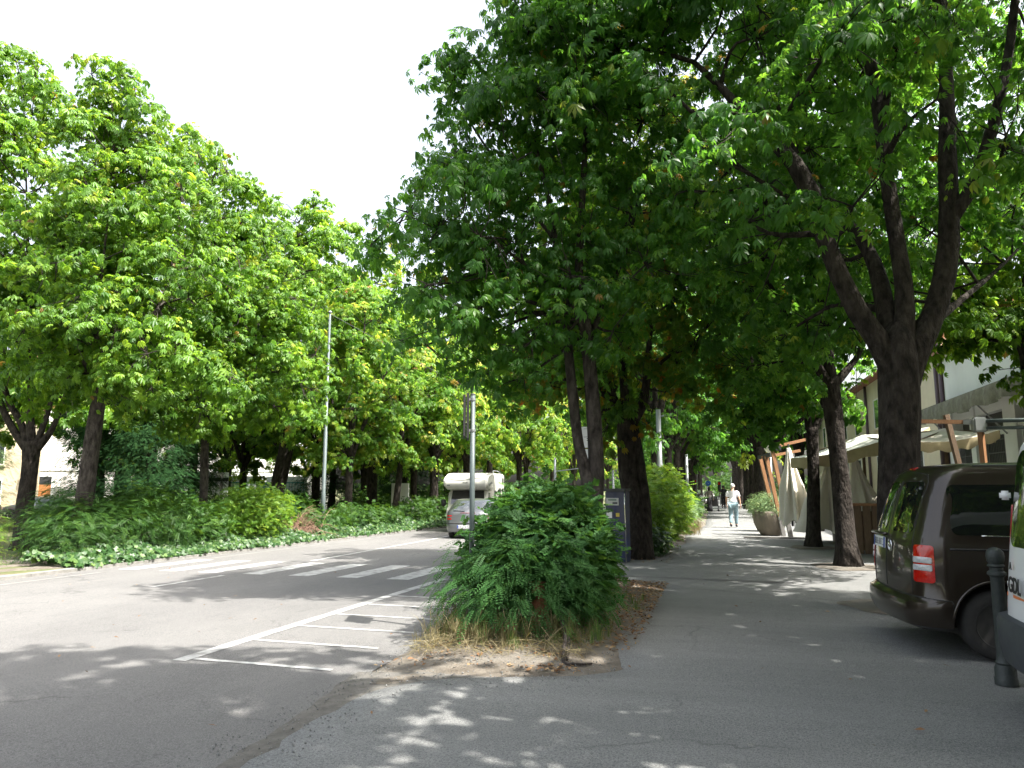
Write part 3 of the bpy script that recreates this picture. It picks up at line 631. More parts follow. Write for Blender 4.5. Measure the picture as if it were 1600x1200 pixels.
# ---------------- left-hand row
gl = 'chestnuts of the left-hand row'
def gz(x, y): return gh(x, y)+.04
dL = 20.6; bL0 = (-18.6, 16.1, gz(-18, 16))
L0 = make_tree(CH, bL0,
    [[(*bL0, .25), PD(38, 800, dL, .215), PD(47, 730, dL, .205), PD(50, 690, dL, .23)]],
    [lmb(dL, (44, 705, .13), (20, 670, .10), (0, 628, .08), (-25, 560, .05), (-60, 440, .02)),
     lmb(dL, (47, 705, .13), (32, 660, .09), (12, 622, .08), (-5, 540, .05), (-10, 400, .02)),
     lmb(dL, (50, 705, .14), (47, 640, .10), (50, 560, .08), (45, 430, .05), (40, 250, .02)),
     lmb(dL, (54, 705, .10), (66, 670, .08), (78, 630, .07), (90, 540, .04), (100, 420, .02)),
     lmb(dL, (54, 705, .12), (75, 680, .09), (88, 655, .07), (110, 600, .05), (150, 540, .02))],
    [LB(10, 330, 20.6, 2.7, 2.7, 3.2), LB(-60, 420, 20.6, 2.6, 2.4, 2.4), LB(70, 450, 21.6, 1.9, 1.9, 2.0), LB(0, 160, 20.6, 1.7, 1.7, 1.9), LB(50, 540, 20.4, 2.2, 2.2, .9), LB(130, 580, 21.5, 1.2, 1.2, .7), LB(-60, 220, 20, 2.3, 2.3, 2.3)],
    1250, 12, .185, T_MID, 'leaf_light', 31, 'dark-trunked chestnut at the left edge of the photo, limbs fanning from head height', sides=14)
dM = 17.9; bL1 = (-15.1, 14.3, gz(-15, 14))
L1 = make_tree(CH, bL1,
    [[(*bL1, .23), PD(128, 800, dM, .205), PD(140, 720, dM, .19), PD(152, 640, dM, .17), PD(165, 590, dM, .14)]],
    [lmb(dM, (160, 610, .10), (175, 540, .09), (185, 430, .07), (180, 300, .05), (175, 160, .02)),
     lmb(dM, (160, 610, .08), (130, 560, .06), (110, 480, .04), (100, 400, .02)),
     lmb(dM, (165, 600, .09), (215, 540, .07), (260, 450, .05), (280, 350, .02)),
     lmb(dM, (165, 600, .06), (150, 520, .05, -.6), (160, 420, .03, -1.), (170, 330, .02, -1.2))],
    [LB(185, 200, 18, 1.25, 1.3, 1.4), LB(200, 320, 17.8, 1.9, 1.9, 1.6), LB(130, 400, 17.4, 1.35, 1.4, 1.0), LB(230, 440, 17.4, 1.9, 1.9, 1.3), LB(120, 500, 17.2, 1.3, 1.3, .9), LB(200, 540, 17.2, 2.0, 2.0, .95), LB(100, 580, 17.8, 1.2, 1.2, .7), LB(270, 580, 17.6, 1.5, 1.5, .7), LB(250, 270, 18.2, 1.2, 1.2, 1.1), LB(170, 130, 18, .75, .8, .6)],
    1200, 12, .172, T_MID, 'leaf_light', 32, 'tall pointed chestnut, leaning bare trunk with a ringed knot, above the left hedge', bark='bark_grey', sides=14)
dN = 22.3; bL2 = (-15.1, 18.9, gz(-15, 19))
L2 = make_tree(CH, bL2,
    [[(*bL2, .15), PD(318, 780, dN, .125), PD(320, 700, dN, .12), PD(325, 640, dN, .12)]],
    [lmb(dN, (325, 650, .09), (335, 560, .08), (340, 420, .05), (330, 280, .02)),
     lmb(dN, (325, 650, .07), (370, 590, .06), (420, 520, .04), (440, 440, .02)),
     lmb(dN, (325, 650, .06), (290, 580, .05), (280, 480, .03), (285, 380, .02))],
    [LB(335, 310, 22.3, 1.6, 1.7, 1.6), LB(380, 420, 22, 2.0, 2.0, 1.7), LB(420, 520, 21.8, 1.6, 1.8, 1.3), LB(330, 500, 21.6, 2.2, 2.0, 1.6), LB(400, 610, 21.8, 1.9, 1.9, .8), LB(290, 630, 22, 1.6, 1.6, .7), LB(300, 230, 22.5, .8, .8, .7), LB(455, 580, 21.6, .9, 1.1, .8), LB(440, 400, 22.4, .9, 1., .8)],
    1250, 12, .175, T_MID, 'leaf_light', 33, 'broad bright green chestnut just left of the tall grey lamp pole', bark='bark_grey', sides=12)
L3 = auto_tree(CH, (-15, 28, gz(-15, 28)), 10.6, 3.3, 2.9, .19, 900, 12, .2, T_MID, 'leaf_yellow', 34, 'yellow-tipped chestnut crown right of the lamp pole, slim curved trunk in the hedge', low=2.1)
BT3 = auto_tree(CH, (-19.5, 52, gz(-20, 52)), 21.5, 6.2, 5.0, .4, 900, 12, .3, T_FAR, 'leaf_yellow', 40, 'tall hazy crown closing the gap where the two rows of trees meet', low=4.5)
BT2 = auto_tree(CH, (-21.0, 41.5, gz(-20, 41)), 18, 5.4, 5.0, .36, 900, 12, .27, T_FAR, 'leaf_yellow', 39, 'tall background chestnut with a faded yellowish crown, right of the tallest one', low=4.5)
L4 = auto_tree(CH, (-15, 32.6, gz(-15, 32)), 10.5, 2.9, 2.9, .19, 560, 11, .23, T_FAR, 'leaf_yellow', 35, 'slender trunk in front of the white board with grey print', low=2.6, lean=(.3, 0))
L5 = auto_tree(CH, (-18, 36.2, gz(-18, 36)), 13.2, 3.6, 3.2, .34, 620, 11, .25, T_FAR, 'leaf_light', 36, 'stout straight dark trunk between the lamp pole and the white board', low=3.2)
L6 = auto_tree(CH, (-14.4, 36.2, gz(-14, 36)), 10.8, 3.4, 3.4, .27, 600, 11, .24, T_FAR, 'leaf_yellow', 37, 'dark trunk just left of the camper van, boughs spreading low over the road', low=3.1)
BT = auto_tree(CH, (-21.0, 31.5, gz(-20, 31)), 16.6, 5.7, 5.0, .43, 1500, 12, .26, T_FAR, 'leaf_light', 38, 'tallest background chestnut, massive leaning dark trunk behind the pile of brown twigs', lean=(.9, 0), low=4.5)
# ---------------- more distant chestnuts: four kinds of tree, repeated
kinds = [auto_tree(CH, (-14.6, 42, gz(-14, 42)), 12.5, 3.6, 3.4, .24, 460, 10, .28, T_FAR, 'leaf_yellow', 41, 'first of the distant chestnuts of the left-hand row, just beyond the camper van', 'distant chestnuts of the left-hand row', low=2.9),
         auto_tree(CH, (-2.0, 33.0, .03), 11.2, 3.3, 3.2, .21, 460, 10, .26, T_FAR, 'leaf', 42, 'first of the distant chestnuts of the planting strip, behind the bright shrub', 'distant chestnuts of the planting strip', low=3.1),
         auto_tree(CH, (2.5, 41, .03), 13.5, 3.6, 3.6, .42, 480, 10, .28, T_FAR, 'leaf', 43, 'broad dark trunk right of the walking man, first of the distant right-hand row', 'distant chestnuts of the right-hand row', low=3.2),
         auto_tree(CH, (-24, 25, gz(-24, 25)), 14, 4.2, 3.4, .26, 500, 10, .3, T_FAR, 'leaf_light', 44, 'park tree in the shade behind the left-hand row', 'park trees behind the left-hand row', low=3.0)]
rt = random.Random(5)
ORD = ['second', 'third', 'fourth', 'fifth', 'sixth', 'seventh', 'eighth', 'ninth', 'tenth', 'eleventh', 'twelfth']
def rep(k, pts):
    for i, (x, y) in enumerate(pts):
        c = copy_tree(kinds[k]); c.location = (x, y, gz(x, y)-.03); c.rotation_euler = (0, 0, rt.uniform(0, 6.28)); s = rt.uniform(.9, 1.12); c.scale = (s, s, s*rt.uniform(.95, 1.08))
        if k < 3: c['label'] = ORD[i]+' of the distant chestnuts of '+['the left-hand row, counted from the camper van', 'the planting strip, counted from the bright shrub', 'the right-hand row, counted from the walking man'][k]
rep(0, [(-15, 48), (-14.5, 54), (-15.5, 60), (-15, 68), (-14.8, 78), (-15, 90), (-15, 105), (-18.5, 43), (-19, 52), (-19, 63)])
rep(1, [(-1.9, 38.5), (-2.0, 44), (-1.9, 49), (-1.8, 57), (-1.9, 66), (-2, 77), (-1.9, 90), (-2, 105), (-5.5, 112), (-9, 118)])
rep(2, [(2.6, 46), (2.5, 51.5), (2.4, 58), (2.6, 66), (2.5, 76), (2.5, 88), (2.5, 102), (6.5, 62), (7, 80), (7, 100), (0, 125)])
rep(3, [(-26, 36), (-24, 47), (-31, 30), (-33, 44), (-28, 58), (-38, 56), (-44, 66), (-22, 70), (-30, 80), (-40, 90), (-20, 95), (-54, 60), (-30, 19), (-42, 50), (-27, 41), (-33, 26), (-36, 38), (-22.5, 38), (-12, 124), (-24, 118)])
# ---------------- dark evergreens behind the hedge
def cedar(x, y, H, r, seed, label, group=None, tm=T_NEED, lm='conifer', low=.8, n=420):
    rng = np.random.default_rng(seed); z0 = gz(x, y); root = empty('cedar_tree', (x, y, z0), 0, label, 'tree', group)
    MB().tube(catmull([(0,0,-.1), (.1,0,H*.4), (0,.1,H*.95)], 12), list(np.linspace(.3, .04, 13)), 12, .12, seed).build('trunk', M['bark'], root, True)
    h = rng.uniform(low, H, n); a = rng.uniform(0, 6.28, n); q = r*(1-(h/H)**1.5*.75)*np.sqrt(rng.uniform(.15, 1, n))
    cl = np.stack([q*np.cos(a), q*np.sin(a), h-.2*q], 1); od = unit(cl*np.array([[1, 1, 0]])+np.array([[0, 0, .1]]))
    lim = MB()
    for i in range(0, n, 3): lim.tube([(0, 0, h[i]*.97), tuple(cl[i]*np.array([.5, .5, 1])+np.array([0, 0, .15])), tuple(cl[i])], [.035, .02, .006], 4, caps=False)
    lim.build('limb', M['bark'], root, True)
    per = 60; nn = n*per; ci = np.repeat(np.arange(n), per)
    pos = cl[ci]+rng.normal(size=(nn, 3))*np.array([[.3, .3, .1]])+np.array([[0, 0, -1.]])*np.abs(rng.normal(0, .22, nn))[:, None]
    mid = od[ci]*.8+rng.normal(size=(nn, 3))*.4+np.array([[0, 0, -.7]]); nrm = np.array([[0, 0, 1.]])+od[ci]*.6+rng.normal(size=(nn, 3))*.3
    v, t, k = scatter(pos, frames(mid, nrm), .26*rng.uniform(.7, 1.3, nn), np.clip(rng.normal(.5, .2, nn), 0, 1), tm, rng)
    link('crown', fast_mesh('crown', v, t, k), M[lm], root); return root
cedar(-25.2, 25.0, 9.5, 1.9, 51, 'left of two dark drooping evergreens before the white building')
cedar(-22.6, 25.0, 8.5, 1.7, 52, 'right of two dark drooping evergreens before the white building')
cedar(-31, 22.5, 10, 3.0, 53, 'feathery pale conifer in front of the ochre building at the left edge', lm='juniper')
cedar(-25.8, 31.5, 8, 1.8, 54, 'loose drooping conifer between the dark evergreens and the slim trunk', low=2.2, n=300)
cedar(-26, 46, 10, 2.8, 55, 'low-branched blue-green conifer behind the tall lamp pole', low=.6)
cedar(-21, 47, 9, 2.4, 56, 'blue-green conifer behind the white board', low=.6)
# ---------------- trees behind the viewpoint whose shade falls across the foreground
for i, (x, y, s) in enumerate([(3.4, -4.6, 1.05), (7.6, -1.0, 1.0), (7.0, 7.12, .92)]):
    c = copy_tree(R0); c.location = (x, y, .02); c.rotation_euler = (0, 0, 1.3+2.1*i); c.scale = (s, s, s)
    c['label'] = ['chestnut standing behind the viewpoint beside the pavement', 'chestnut of the car park right of the viewpoint', 'chestnut between the parked vans, its crown over their roofs', 'chestnut in front of the white building, its boughs over the brown van'][i]
# ---------------- shrubs, hedges and ground cover
def shrub(name, base, lobes, n, per, size, tm, m, seed, label, cat='shrub', group=None, stems=10, stem_mat='bark', upness=.5, spr=.16, shell=.8, droop=0.):
    """lobes in absolute street coordinates"""
    rng = np.random.default_rng(seed); B = np.array(base, float); root = empty(name, base, 0, label, cat, group)
    cl, od = clump_points(lobes, n, rng, shell); cl = cl-B; k = cl[:, 2] > .03; cl, od = cl[k], od[k]; n = len(cl)
    mb = MB(); rnd = random.Random(seed)
    for i in range(stems):
        c = cl[rnd.randrange(n)]; a = rnd.uniform(0, 6.28); s = (c[0]*.35+.12*math.cos(a), c[1]*.35+.12*math.sin(a), -.05)
        mb.tube(catmull([s, (c[0]*.6, c[1]*.6, c[2]*.55), tuple(c)], 6), list(np.linspace(.018, .004, 7)), 5, .1, i)
    mb.build('stem', M[stem_mat], root, True)
    nn = n*per; ci = np.repeat(np.arange(n), per); up = np.array([[0, 0, 1.]])
    pos = cl[ci]+rng.normal(size=(nn, 3))*spr
    mid = od[ci]*.8+up*upness+rng.normal(size=(nn, 3))*.45-up*droop; nrm = up*.8+od[ci]*.6+rng.normal(size=(nn, 3))*.35
    ct = rng.normal(.5, .17, n)
    v, t, kk = scatter(pos, frames(mid, nrm), size*rng.uniform(.6, 1.25, nn), np.clip(ct[ci]+rng.normal(0, .15, nn), 0, 1), tm, rng)
    link('foliage', fast_mesh('foliage', v, t, kk), M[m], root); return root
# the big rounded bush in front: glossy shoots above, pinnate sprays low down at the near side
near_bush = shrub('rounded_bush', (-1.95, 8.9, .02),
    [(-2.2, 9.3, .95, .75, 1.1, .62), (-1.9, 9.5, .8, .5, .9, .60), (-2.5, 8.9, .75, .5, .8, .5), (-1.95, 8.5, .75, .72, .7, .6), (-2.05, 10.2, .9, .5, .7, .55), (-2.0, 9.0, 1.25, .5, .6, .34), (-2.3, 9.6, 1.45, .22, .25, .2), (-1.8, 9.3, 1.35, .2, .25, .2), (-1.9, 8.6, 1.4, .16, .2, .16), (-2.6, 9.3, 1.1, .2, .3, .22)],
    1700, 6, .145, T_SPRIG_W, 'shrub_pinnate', 61, 'large rounded green bush in front, growing out of the bare soil island', stems=40, spr=.10, upness=.7)
rng = np.random.default_rng(62)
cl, od = clump_points([(-2.1, 7.75, .55, .85, .55, .50), (-2.65, 8.2, .55, .42, .6, .42), (-1.6, 7.95, .5, .42, .5, .42), (-2.2, 7.8, .75, .5, .4, .3), (-1.62, 8.7, .42, .36, .7, .36), (-2.9, 8.6, .5, .28, .45, .3)], 470, rng, .9)
k = cl[:, 2] > .22; cl, od = cl[k]-np.array([-1.95, 8.9, .02]), od[k]; ci = np.repeat(np.arange(len(cl)), 4); nn = len(ci)
v, t, kk = scatter(cl[ci]+rng.normal(size=(nn, 3))*.09, frames(od[ci]*.9+rng.normal(size=(nn, 3))*.4, np.array([[0, 0, 1.]])+od[ci]*.5+rng.normal(size=(nn, 3))*.25), .21*rng.uniform(.6, 1.25, nn), np.clip(rng.normal(.45, .2, nn), 0, 1), T_PIN, rng)
link('pinnate_sprays', fast_mesh('pinnate_sprays', v, t, kk), M['shrub_pinnate'], near_bush)
near_bush.scale = (1, 1, .955)
# old stump in the bush, and a dead root lying at its foot
mb = MB(); mb.tube([(0, 0, 0), (.03, 0, .25), (0, .02, .5)], [.12, .09, .10], 14, .2, 3)
tag(mb.build('cut_stump', M['stump'], None, True), 'reddish cut stump inside the front bush', 'stump').location = (-1.95, 7.98, .08)
q = [G(868, 985), G(876, 1005), G(884, 1022), G(880, 1042), G(905, 1046), G(925, 1044)]
zz = [.33, .28, .17, .05, .045, .04]; q = [(p.x, p.y, gh(p.x, p.y)+z) for p, z in zip(q, zz)]; o0 = Vector((q[0][0], q[0][1], 0))
mb = MB(); pp = [tuple(Vector(p)-o0) for p in q]
mb.tube(catmull(pp, 18), list(np.linspace(.028, .008, 19)), 8, .2, 5); mb.tube(catmull([(a+.03, b, c-.02) for a, b, c in pp[:4]], 10), list(np.linspace(.02, .012, 11)), 7, .2, 6)
o = tag(mb.build('dead_root', M['bark_grey'], None, True), 'grey dead root curling from the front bush onto the soil', 'root'); o.location = o0
# tall lawn-like tufts: dry straw at the foot of the bush
def tufts(name, pts, per, h, m, seed, label, spread=.11, cat='grass', wild=1.9):
    rng = np.random.default_rng(seed); pts = np.array(pts); n = len(pts); ci = np.repeat(np.arange(n), per); nn = len(ci)
    pos = pts[ci]+np.stack([rng.normal(0, spread, nn), rng.normal(0, spread, nn), np.zeros(nn)], 1)
    side = rng.normal(size=(nn, 3))*np.array([[1, 1, 0]]); mid = np.array([[0, 0, 1.]])+side*rng.uniform(.2, wild, nn)[:, None]
    v, t, kk = scatter(pos, frames(mid, side+rng.normal(size=(nn, 3))*.1), h*rng.uniform(.4, 1.25, nn), np.clip(rng.normal(.5, .25, nn), 0, 1), T_BLADE, rng)
    o = link(name, fast_mesh(name, v, t, kk), M[m]); return tag(o, label, cat, None, 'stuff')
rnd = random.Random(9)
def on_soil(x, y): return gh(x, y)+.02+.08*sm((y-6.4)/.8)
def tuft_set(n, x0, x1, y0, y1, hmin, hmax):
    out = []
    for _ in range(n):
        cx, cy_, hh = rnd.uniform(x0, x1), rnd.uniform(y0, y1), rnd.uniform(hmin, hmax)
        if cy_ < 6.85+.5*abs(cx+2.0): cy_ += .35
        for _ in range(rnd.randint(10, 45)): a = rnd.uniform(0, 6.28); r = abs(rnd.gauss(0, .05)); out.append((cx+r*math.cos(a), cy_+r*math.sin(a), hh, a))
    return out
def tuft_mesh(name, P, m, seed, label, wild):
    rng = np.random.default_rng(seed); n = len(P); P = np.array(P)
    pos = np.stack([P[:, 0], P[:, 1], np.array([on_soil(a, b) for a, b in P[:, :2]])], 1)
    side = np.stack([np.cos(P[:, 3]), np.sin(P[:, 3]), np.zeros(n)], 1)+rng.normal(size=(n, 3))*np.array([[.4, .4, 0]])
    mid = np.array([[0, 0, 1.]])+side*np.abs(rng.normal(0, wild, n))[:, None]
    v, t, kk = scatter(pos, frames(mid, -side*np.array([[1, 1, 0]])*.0+side+np.array([[0, 0, .3]])), P[:, 2]*rng.uniform(.35, 1.25, n), np.clip(rng.normal(.45, .3, n), 0, 1), T_BLADE3, rng)
    tag(link(name, fast_mesh(name, v, t, kk), M[m]), label, 'grass', None, 'stuff')
tuft_mesh('dry_grass', tuft_set(85, -3.0, -1.45, 6.7, 7.9, .12, .34)+tuft_set(26, -3.05, -2.4, 7.6, 9.5, .1, .26)+tuft_set(15, -1.6, -1.05, 7.2, 9, .08, .2), 'straw', 71, 'long dry straw-coloured grass at the foot of the front bush', .8)
tuft_mesh('green_grass', tuft_set(24, -2.1, -1.05, 6.95, 7.8, .1, .26)+tuft_set(12, -3.0, -2.2, 6.9, 7.6, .1, .22)+tuft_set(12, -1.4, -1.0, 8, 10.5, .08, .2), 'grass', 72, 'green grass blades among the dry grass of the soil island', .6)
rng = np.random.default_rng(77); n = 1500; x = rng.uniform(-3.0, -1.2, n); y = 6.75+np.abs(rng.normal(0, .45, n)); z = np.array([on_soil(a, b) for a, b in zip(x, y)])+rng.uniform(0, .06, n)
v, t, kk = scatter(np.stack([x, y, z], 1), frames(rng.normal(size=(n, 3))*np.array([[1, 1, .25]]), np.array([[0, 0, 1.]])+rng.normal(size=(n, 3))*.4), rng.uniform(.08, .28, n), np.clip(rng.normal(.6, .25, n), 0, 1), T_BLADE3, rng)
tag(link('hay', fast_mesh('hay', v, t, kk), M['straw']), 'flattened dry stalks lying on the soil in front of the bush', 'hay', None, 'stuff')
# fallen leaves over the soil
rng = np.random.default_rng(73); n = 2600; x = rng.uniform(-1.7, -.85, n); y = 7.3+5.5*rng.random(n)**.8; kx = rng.uniform(-2.9, -1.2, 14); ky = rng.uniform(6.4, 7.2, 14); q_ = rng.integers(0, 14, 330); x2 = kx[q_]+rng.normal(0, .12, 330); y2 = ky[q_]+rng.normal(0, .09, 330)
x3 = rng.uniform(-12.6, 7, 160); y3 = rng.uniform(2.5, 16, 160); x4 = rng.uniform(-2.6, -1.0, 900); y4 = rng.uniform(16, 24, 900)
x = np.concatenate([x, x2, x3, x4]); y = np.concatenate([y, y2, y3, y4]); n = len(x)
hz = np.array([mound(a, b, min(.98, max(.02, (a-(road_r(b)-.12))/(walk_l(b)+.12-(road_r(b)-.12))))) if (walk_l(b) > a > road_r(b) and 6.6 < b) else gh(a, b)+.024 for a, b in zip(x, y)])+.012
v, t, kk = scatter(np.stack([x, y, hz], 1), frames(rng.normal(size=(n, 3))*np.array([[1, 1, .1]]), np.array([[0, 0, 1.]])+rng.normal(size=(n, 3))*.25), rng.uniform(.025, .075, n), rng.random(n), T_ONE, rng)
tag(link('fallen_leaves', fast_mesh('fallen_leaves', v, t, kk), M['litter']), 'brown fallen leaves on soil and asphalt', 'leaf litter', None, 'stuff')
# pebbles and crumbs of broken asphalt along the edge of the soil
mb = MB(); rnd = random.Random(4)
for _ in range(1100):
    y = rnd.choice([rnd.uniform(2.2, 6.3), rnd.uniform(5.8, 7.2)]); x = rnd.uniform(-3.15, -2.4) if y < 5.8 else rnd.uniform(-3.1, -.9)
    r = rnd.uniform(.003, .011); z = gh(x, y)+.016+(.03 if y > 6.3 else 0); a = [rnd.uniform(.6, 1.2)*r for _ in range(6)]
    mb.add([(x-a[0], y, z), (x+a[1], y, z), (x, y-a[2], z), (x, y+a[3], z), (x, y, z+a[4]), (x, y, z-a[5])], [(0,2,4),(2,1,4),(1,3,4),(3,0,4),(2,0,5),(1,2,5),(3,1,5),(0,3,5)])
tag(mb.build('loose_gravel', M['walk']), 'loose gravel crumbs along the broken asphalt edge', 'gravel', None, 'stuff')

def hz_(x, y): return gh(x, y)+.05
# shrubs behind the meter
lb_ = shrub('laurel_bush', (-1.75, 23.2, .03), [(-1.9, 23.3, 1.2, .95, 1.3, .95), (-1.65, 23.6, 1.75, .65, .8, .65), (-1.35, 24.2, 1.1, .5, 1.2, .8), (-1.65, 22.8, .7, .7, .9, .6)], 620, 7, .2, T_SPRIG, 'shrub_lime', 81, 'bright yellow-green rounded shrub in full sun beside the pavement', stems=25, spr=.13, upness=.6); lb_.scale = (1, 1, .92)
shrub('privet_bush', (-1.75, 18.6, .03), [(-1.8, 18.6, .7, .6, .7, .65), (-1.45, 19.4, .8, .5, .8, .6), (-2.1, 19.0, .9, .5, .7, .6)], 420, 6, .14, T_SPRIG, 'shrub_lime', 82, 'low dark green clipped shrub just behind the meter and thick trunk', stems=14, spr=.1)
shrub('ivy_clump', (-1.6, 17.6, .03), [(-1.6, 17.7, .3, .42, .5, .35), (-1.45, 18.3, .3, .3, .5, .3)], 200, 6, .11, T_IVY, 'ivy', 83, 'glossy dark ivy at the base of the thick double trunk', stems=6, spr=.08)
shrub('feathery_shrub', (-1.45, 28.4, .03), [(-1.5, 28.4, .75, .7, 1.3, .62), (-1.15, 29.2, .55, .45, 1.0, .5)], 260, 8, .22, T_NEED, 'juniper', 84, 'low feathery grey-green shrub at the edge of the pavement, beyond the bright one', stems=8, spr=.12)
shrub('strip_bush', (-1.5, 33.5, .03), [(-1.6, 33.5, .7, .8, 2.0, .7), (-1.5, 38, .6, .8, 2.5, .6)], 200, 6, .24, T_SPRIG_S, 'shrub', 85, 'dark low bushes of the strip beyond the feathery shrub', stems=6, spr=.15)
tufts('pale_grass', [(rnd.uniform(-1.3, -.75), rnd.uniform(25.2, 29.5), .04) for _ in range(160)], 14, .42, 'straw', 74, 'pale dry grass under the feathery shrub beside the pavement')
# left side of the road
gh_ = 'shrubs of the left-hand border'
def bd(name, lobes, n, per, size, tm, m, seed, label, **kw):
    x, y = lobes[0][0], lobes[0][1]; z = hz_(x, y); return shrub(name, (x, y, z), [(a, b, c+z, d, e, f) for a, b, c, d, e, f in lobes], n, per, size, tm, m, seed, label, **kw)
bd('arching_shrub', [(-14.2, 13.6, .5, .8, .9, .55), (-14.2, 14.7, .65, .9, 1.3, .65), (-14.0, 15.9, .55, .8, 1.0, .55), (-14.9, 14.2, .85, .8, 1.0, .5)], 900, 7, .24, T_PIN, 'shrub', 91, 'long arching green shrub under the leaning trunk on the left border', stems=30, spr=.16)
bd('dark_shrub', [(-14.1, 17.4, .6, .8, 1.1, .6), (-13.8, 16.9, .4, .6, .9, .45)], 420, 7, .17, T_SPRIG, 'shrub', 92, 'dark leafy shrub between the arching shrub and the tall speckled one', stems=14, spr=.13)
bd('speckled_shrub', [(-14.0, 19.6, .85, .9, 1.0, .8), (-13.8, 20.4, .9, .75, .8, .75), (-13.9, 19.9, 1.4, .55, .7, .35)], 620, 7, .15, T_SPRIG, 'shrub_lime', 93, 'tall light green speckled shrub on the left border, by the brown twigs', stems=20, spr=.12)
bd('bay_shrub', [(-15.6, 17.2, .9, .8, 1.0, .8), (-15.9, 18.3, .8, .6, .8, .7)], 380, 7, .18, T_SPRIG, 'shrub', 98, 'darker taller shrub standing behind the border, right of the leaning trunk', stems=12, spr=.12)
bd('elder_shrub', [(-16.4, 15.2, .9, .7, .8, .75), (-16.6, 16.2, .7, .6, .7, .6)], 300, 7, .22, T_PIN, 'shrub_pinnate', 99, 'dark feathery shrub just behind the leaning trunk of the left border', stems=10, spr=.14)
bd('hazel_shrub', [(-15.9, 22.5, .85, .9, 1.2, .75), (-16.2, 25.5, .7, .8, 1.2, .6)], 380, 7, .2, T_SPRIG_W, 'shrub', 100, 'dark broad-leaved shrub behind the heap of reddish branches', stems=12, spr=.13)
bd('border_hedge', [(-14.0, 24.0, .45, .7, 1.6, .42), (-14.1, 27.0, .5, .75, 1.8, .5), (-14.2, 29.6, .45, .7, 1.2, .45)], 520, 7, .2, T_SPRIG, 'shrub', 94, 'low green hedge around the foot of the lamp pole', stems=14, spr=.14)
bd('clipped_hedge', [(-14.2, 33.2, .62, .8, 1.4, .6), (-14.2, 35.6, .65, .8, 1.6, .62), (-14.3, 38.4, .6, .8, 1.6, .6)], 560, 7, .22, T_SPRIG, 'shrub', 95, 'dark green hedge in front of the white board, left of the camper', stems=14, spr=.14)
bd('conifer_shrub', [(-13.9, 10.45, .7, .8, .8, .7), (-13.5, 10.1, .4, .5, .6, .45), (-14.3, 10.3, 1.0, .7, .8, .5)], 520, 8, .2, T_NEED, 'shrub_lime', 96, 'bright green feathery shrub cut off by the left edge of the photo', stems=10, spr=.14)
# heap of dry reddish twigs
mb = MB(); rnd = random.Random(12); z0 = hz_(-14, 22)
for i in range(260):
    a = rnd.uniform(0, 6.28); L_ = rnd.uniform(.5, 1.35); c = (rnd.gauss(0, .28), rnd.gauss(0, .45), rnd.uniform(.0, .35)); el = rnd.uniform(-.15, .9)
    e = (c[0]+L_*math.cos(a)*math.cos(el), c[1]+L_*math.sin(a)*math.cos(el), c[2]+L_*math.sin(el)); m_ = ((c[0]+e[0])/2, (c[1]+e[1])/2, (c[2]+e[2])/2+.15)
    mb.tube(catmull([c, m_, (e[0], e[1], max(.02, e[2]-.15))], 5), list(np.linspace(.011, .003, 6)), 4, caps=False)
o = tag(mb.build('brushwood_pile', M['twig'], None, True), 'heap of reddish dry branches on the left border', 'brushwood'); o.location = (-13.9, 22.1, z0)
# ivy along the whole left border
rng = np.random.default_rng(75); n = 19000; y = rng.uniform(12.3, 41, n)**1.0; u = rng.random(n)**1.3
wv_ = .75+.25*np.sin(y*1.9)+.15*np.sin(y*5.3); x = -12.78-u*1.5; hgt = (.10+.38*np.sin(np.clip((-12.7-x)/1.1, 0, 1)*1.57)*wv_)*rng.uniform(.6, 1.1, n)
edge = np.exp(-((y-24.3)/.6)**2); keep = rng.random(n) > edge*.8; x, y, hgt = x[keep], y[keep], hgt[keep]; n = len(x)
pos = np.stack([x+rng.normal(0, .04, n), y, np.array([gh(a, b) for a, b in zip(x, y)])+hgt+.03], 1)
nrm = np.array([[.75, -.25, .7]])+rng.normal(size=(n, 3))*.38; mid = np.array([[.3, 0, -.8]])+rng.normal(size=(n, 3))*.5
v, t, kk = scatter(pos, frames(mid, nrm), .115*rng.uniform(.6, 1.3, n), np.clip(rng.normal(.55, .25, n), 0, 1), T_IVY, rng)
tag(link('ivy_cover', fast_mesh('ivy_cover', v, t, kk), M['ivy']), 'glossy ivy creeping along the left edge of the road', 'ivy', None, 'stuff')
# mown park ground beyond
rng = np.random.default_rng(76); n = 26000; y = 9+60*rng.random(n)**1.3; x = -14.5-26*rng.random(n)
pts = np.stack([x, y, np.array([gh(a, b) for a, b in zip(x, y)])+.03], 1); side = rng.normal(size=(n, 3))*np.array([[1, 1, 0]])
v, t, kk = scatter(pts, frames(np.array([[0, 0, 1.]])+side*.5, side+rng.normal(size=(n, 3))*.1), .3*rng.uniform(.3, 1.2, n), np.clip(rng.normal(.4, .25, n), 0, 1), T_BLADE, rng)
tag(link('park_grass', fast_mesh('park_grass', v, t, kk), M['grass']), 'rough grass of the park behind the left border', 'grass', None, 'stuff')
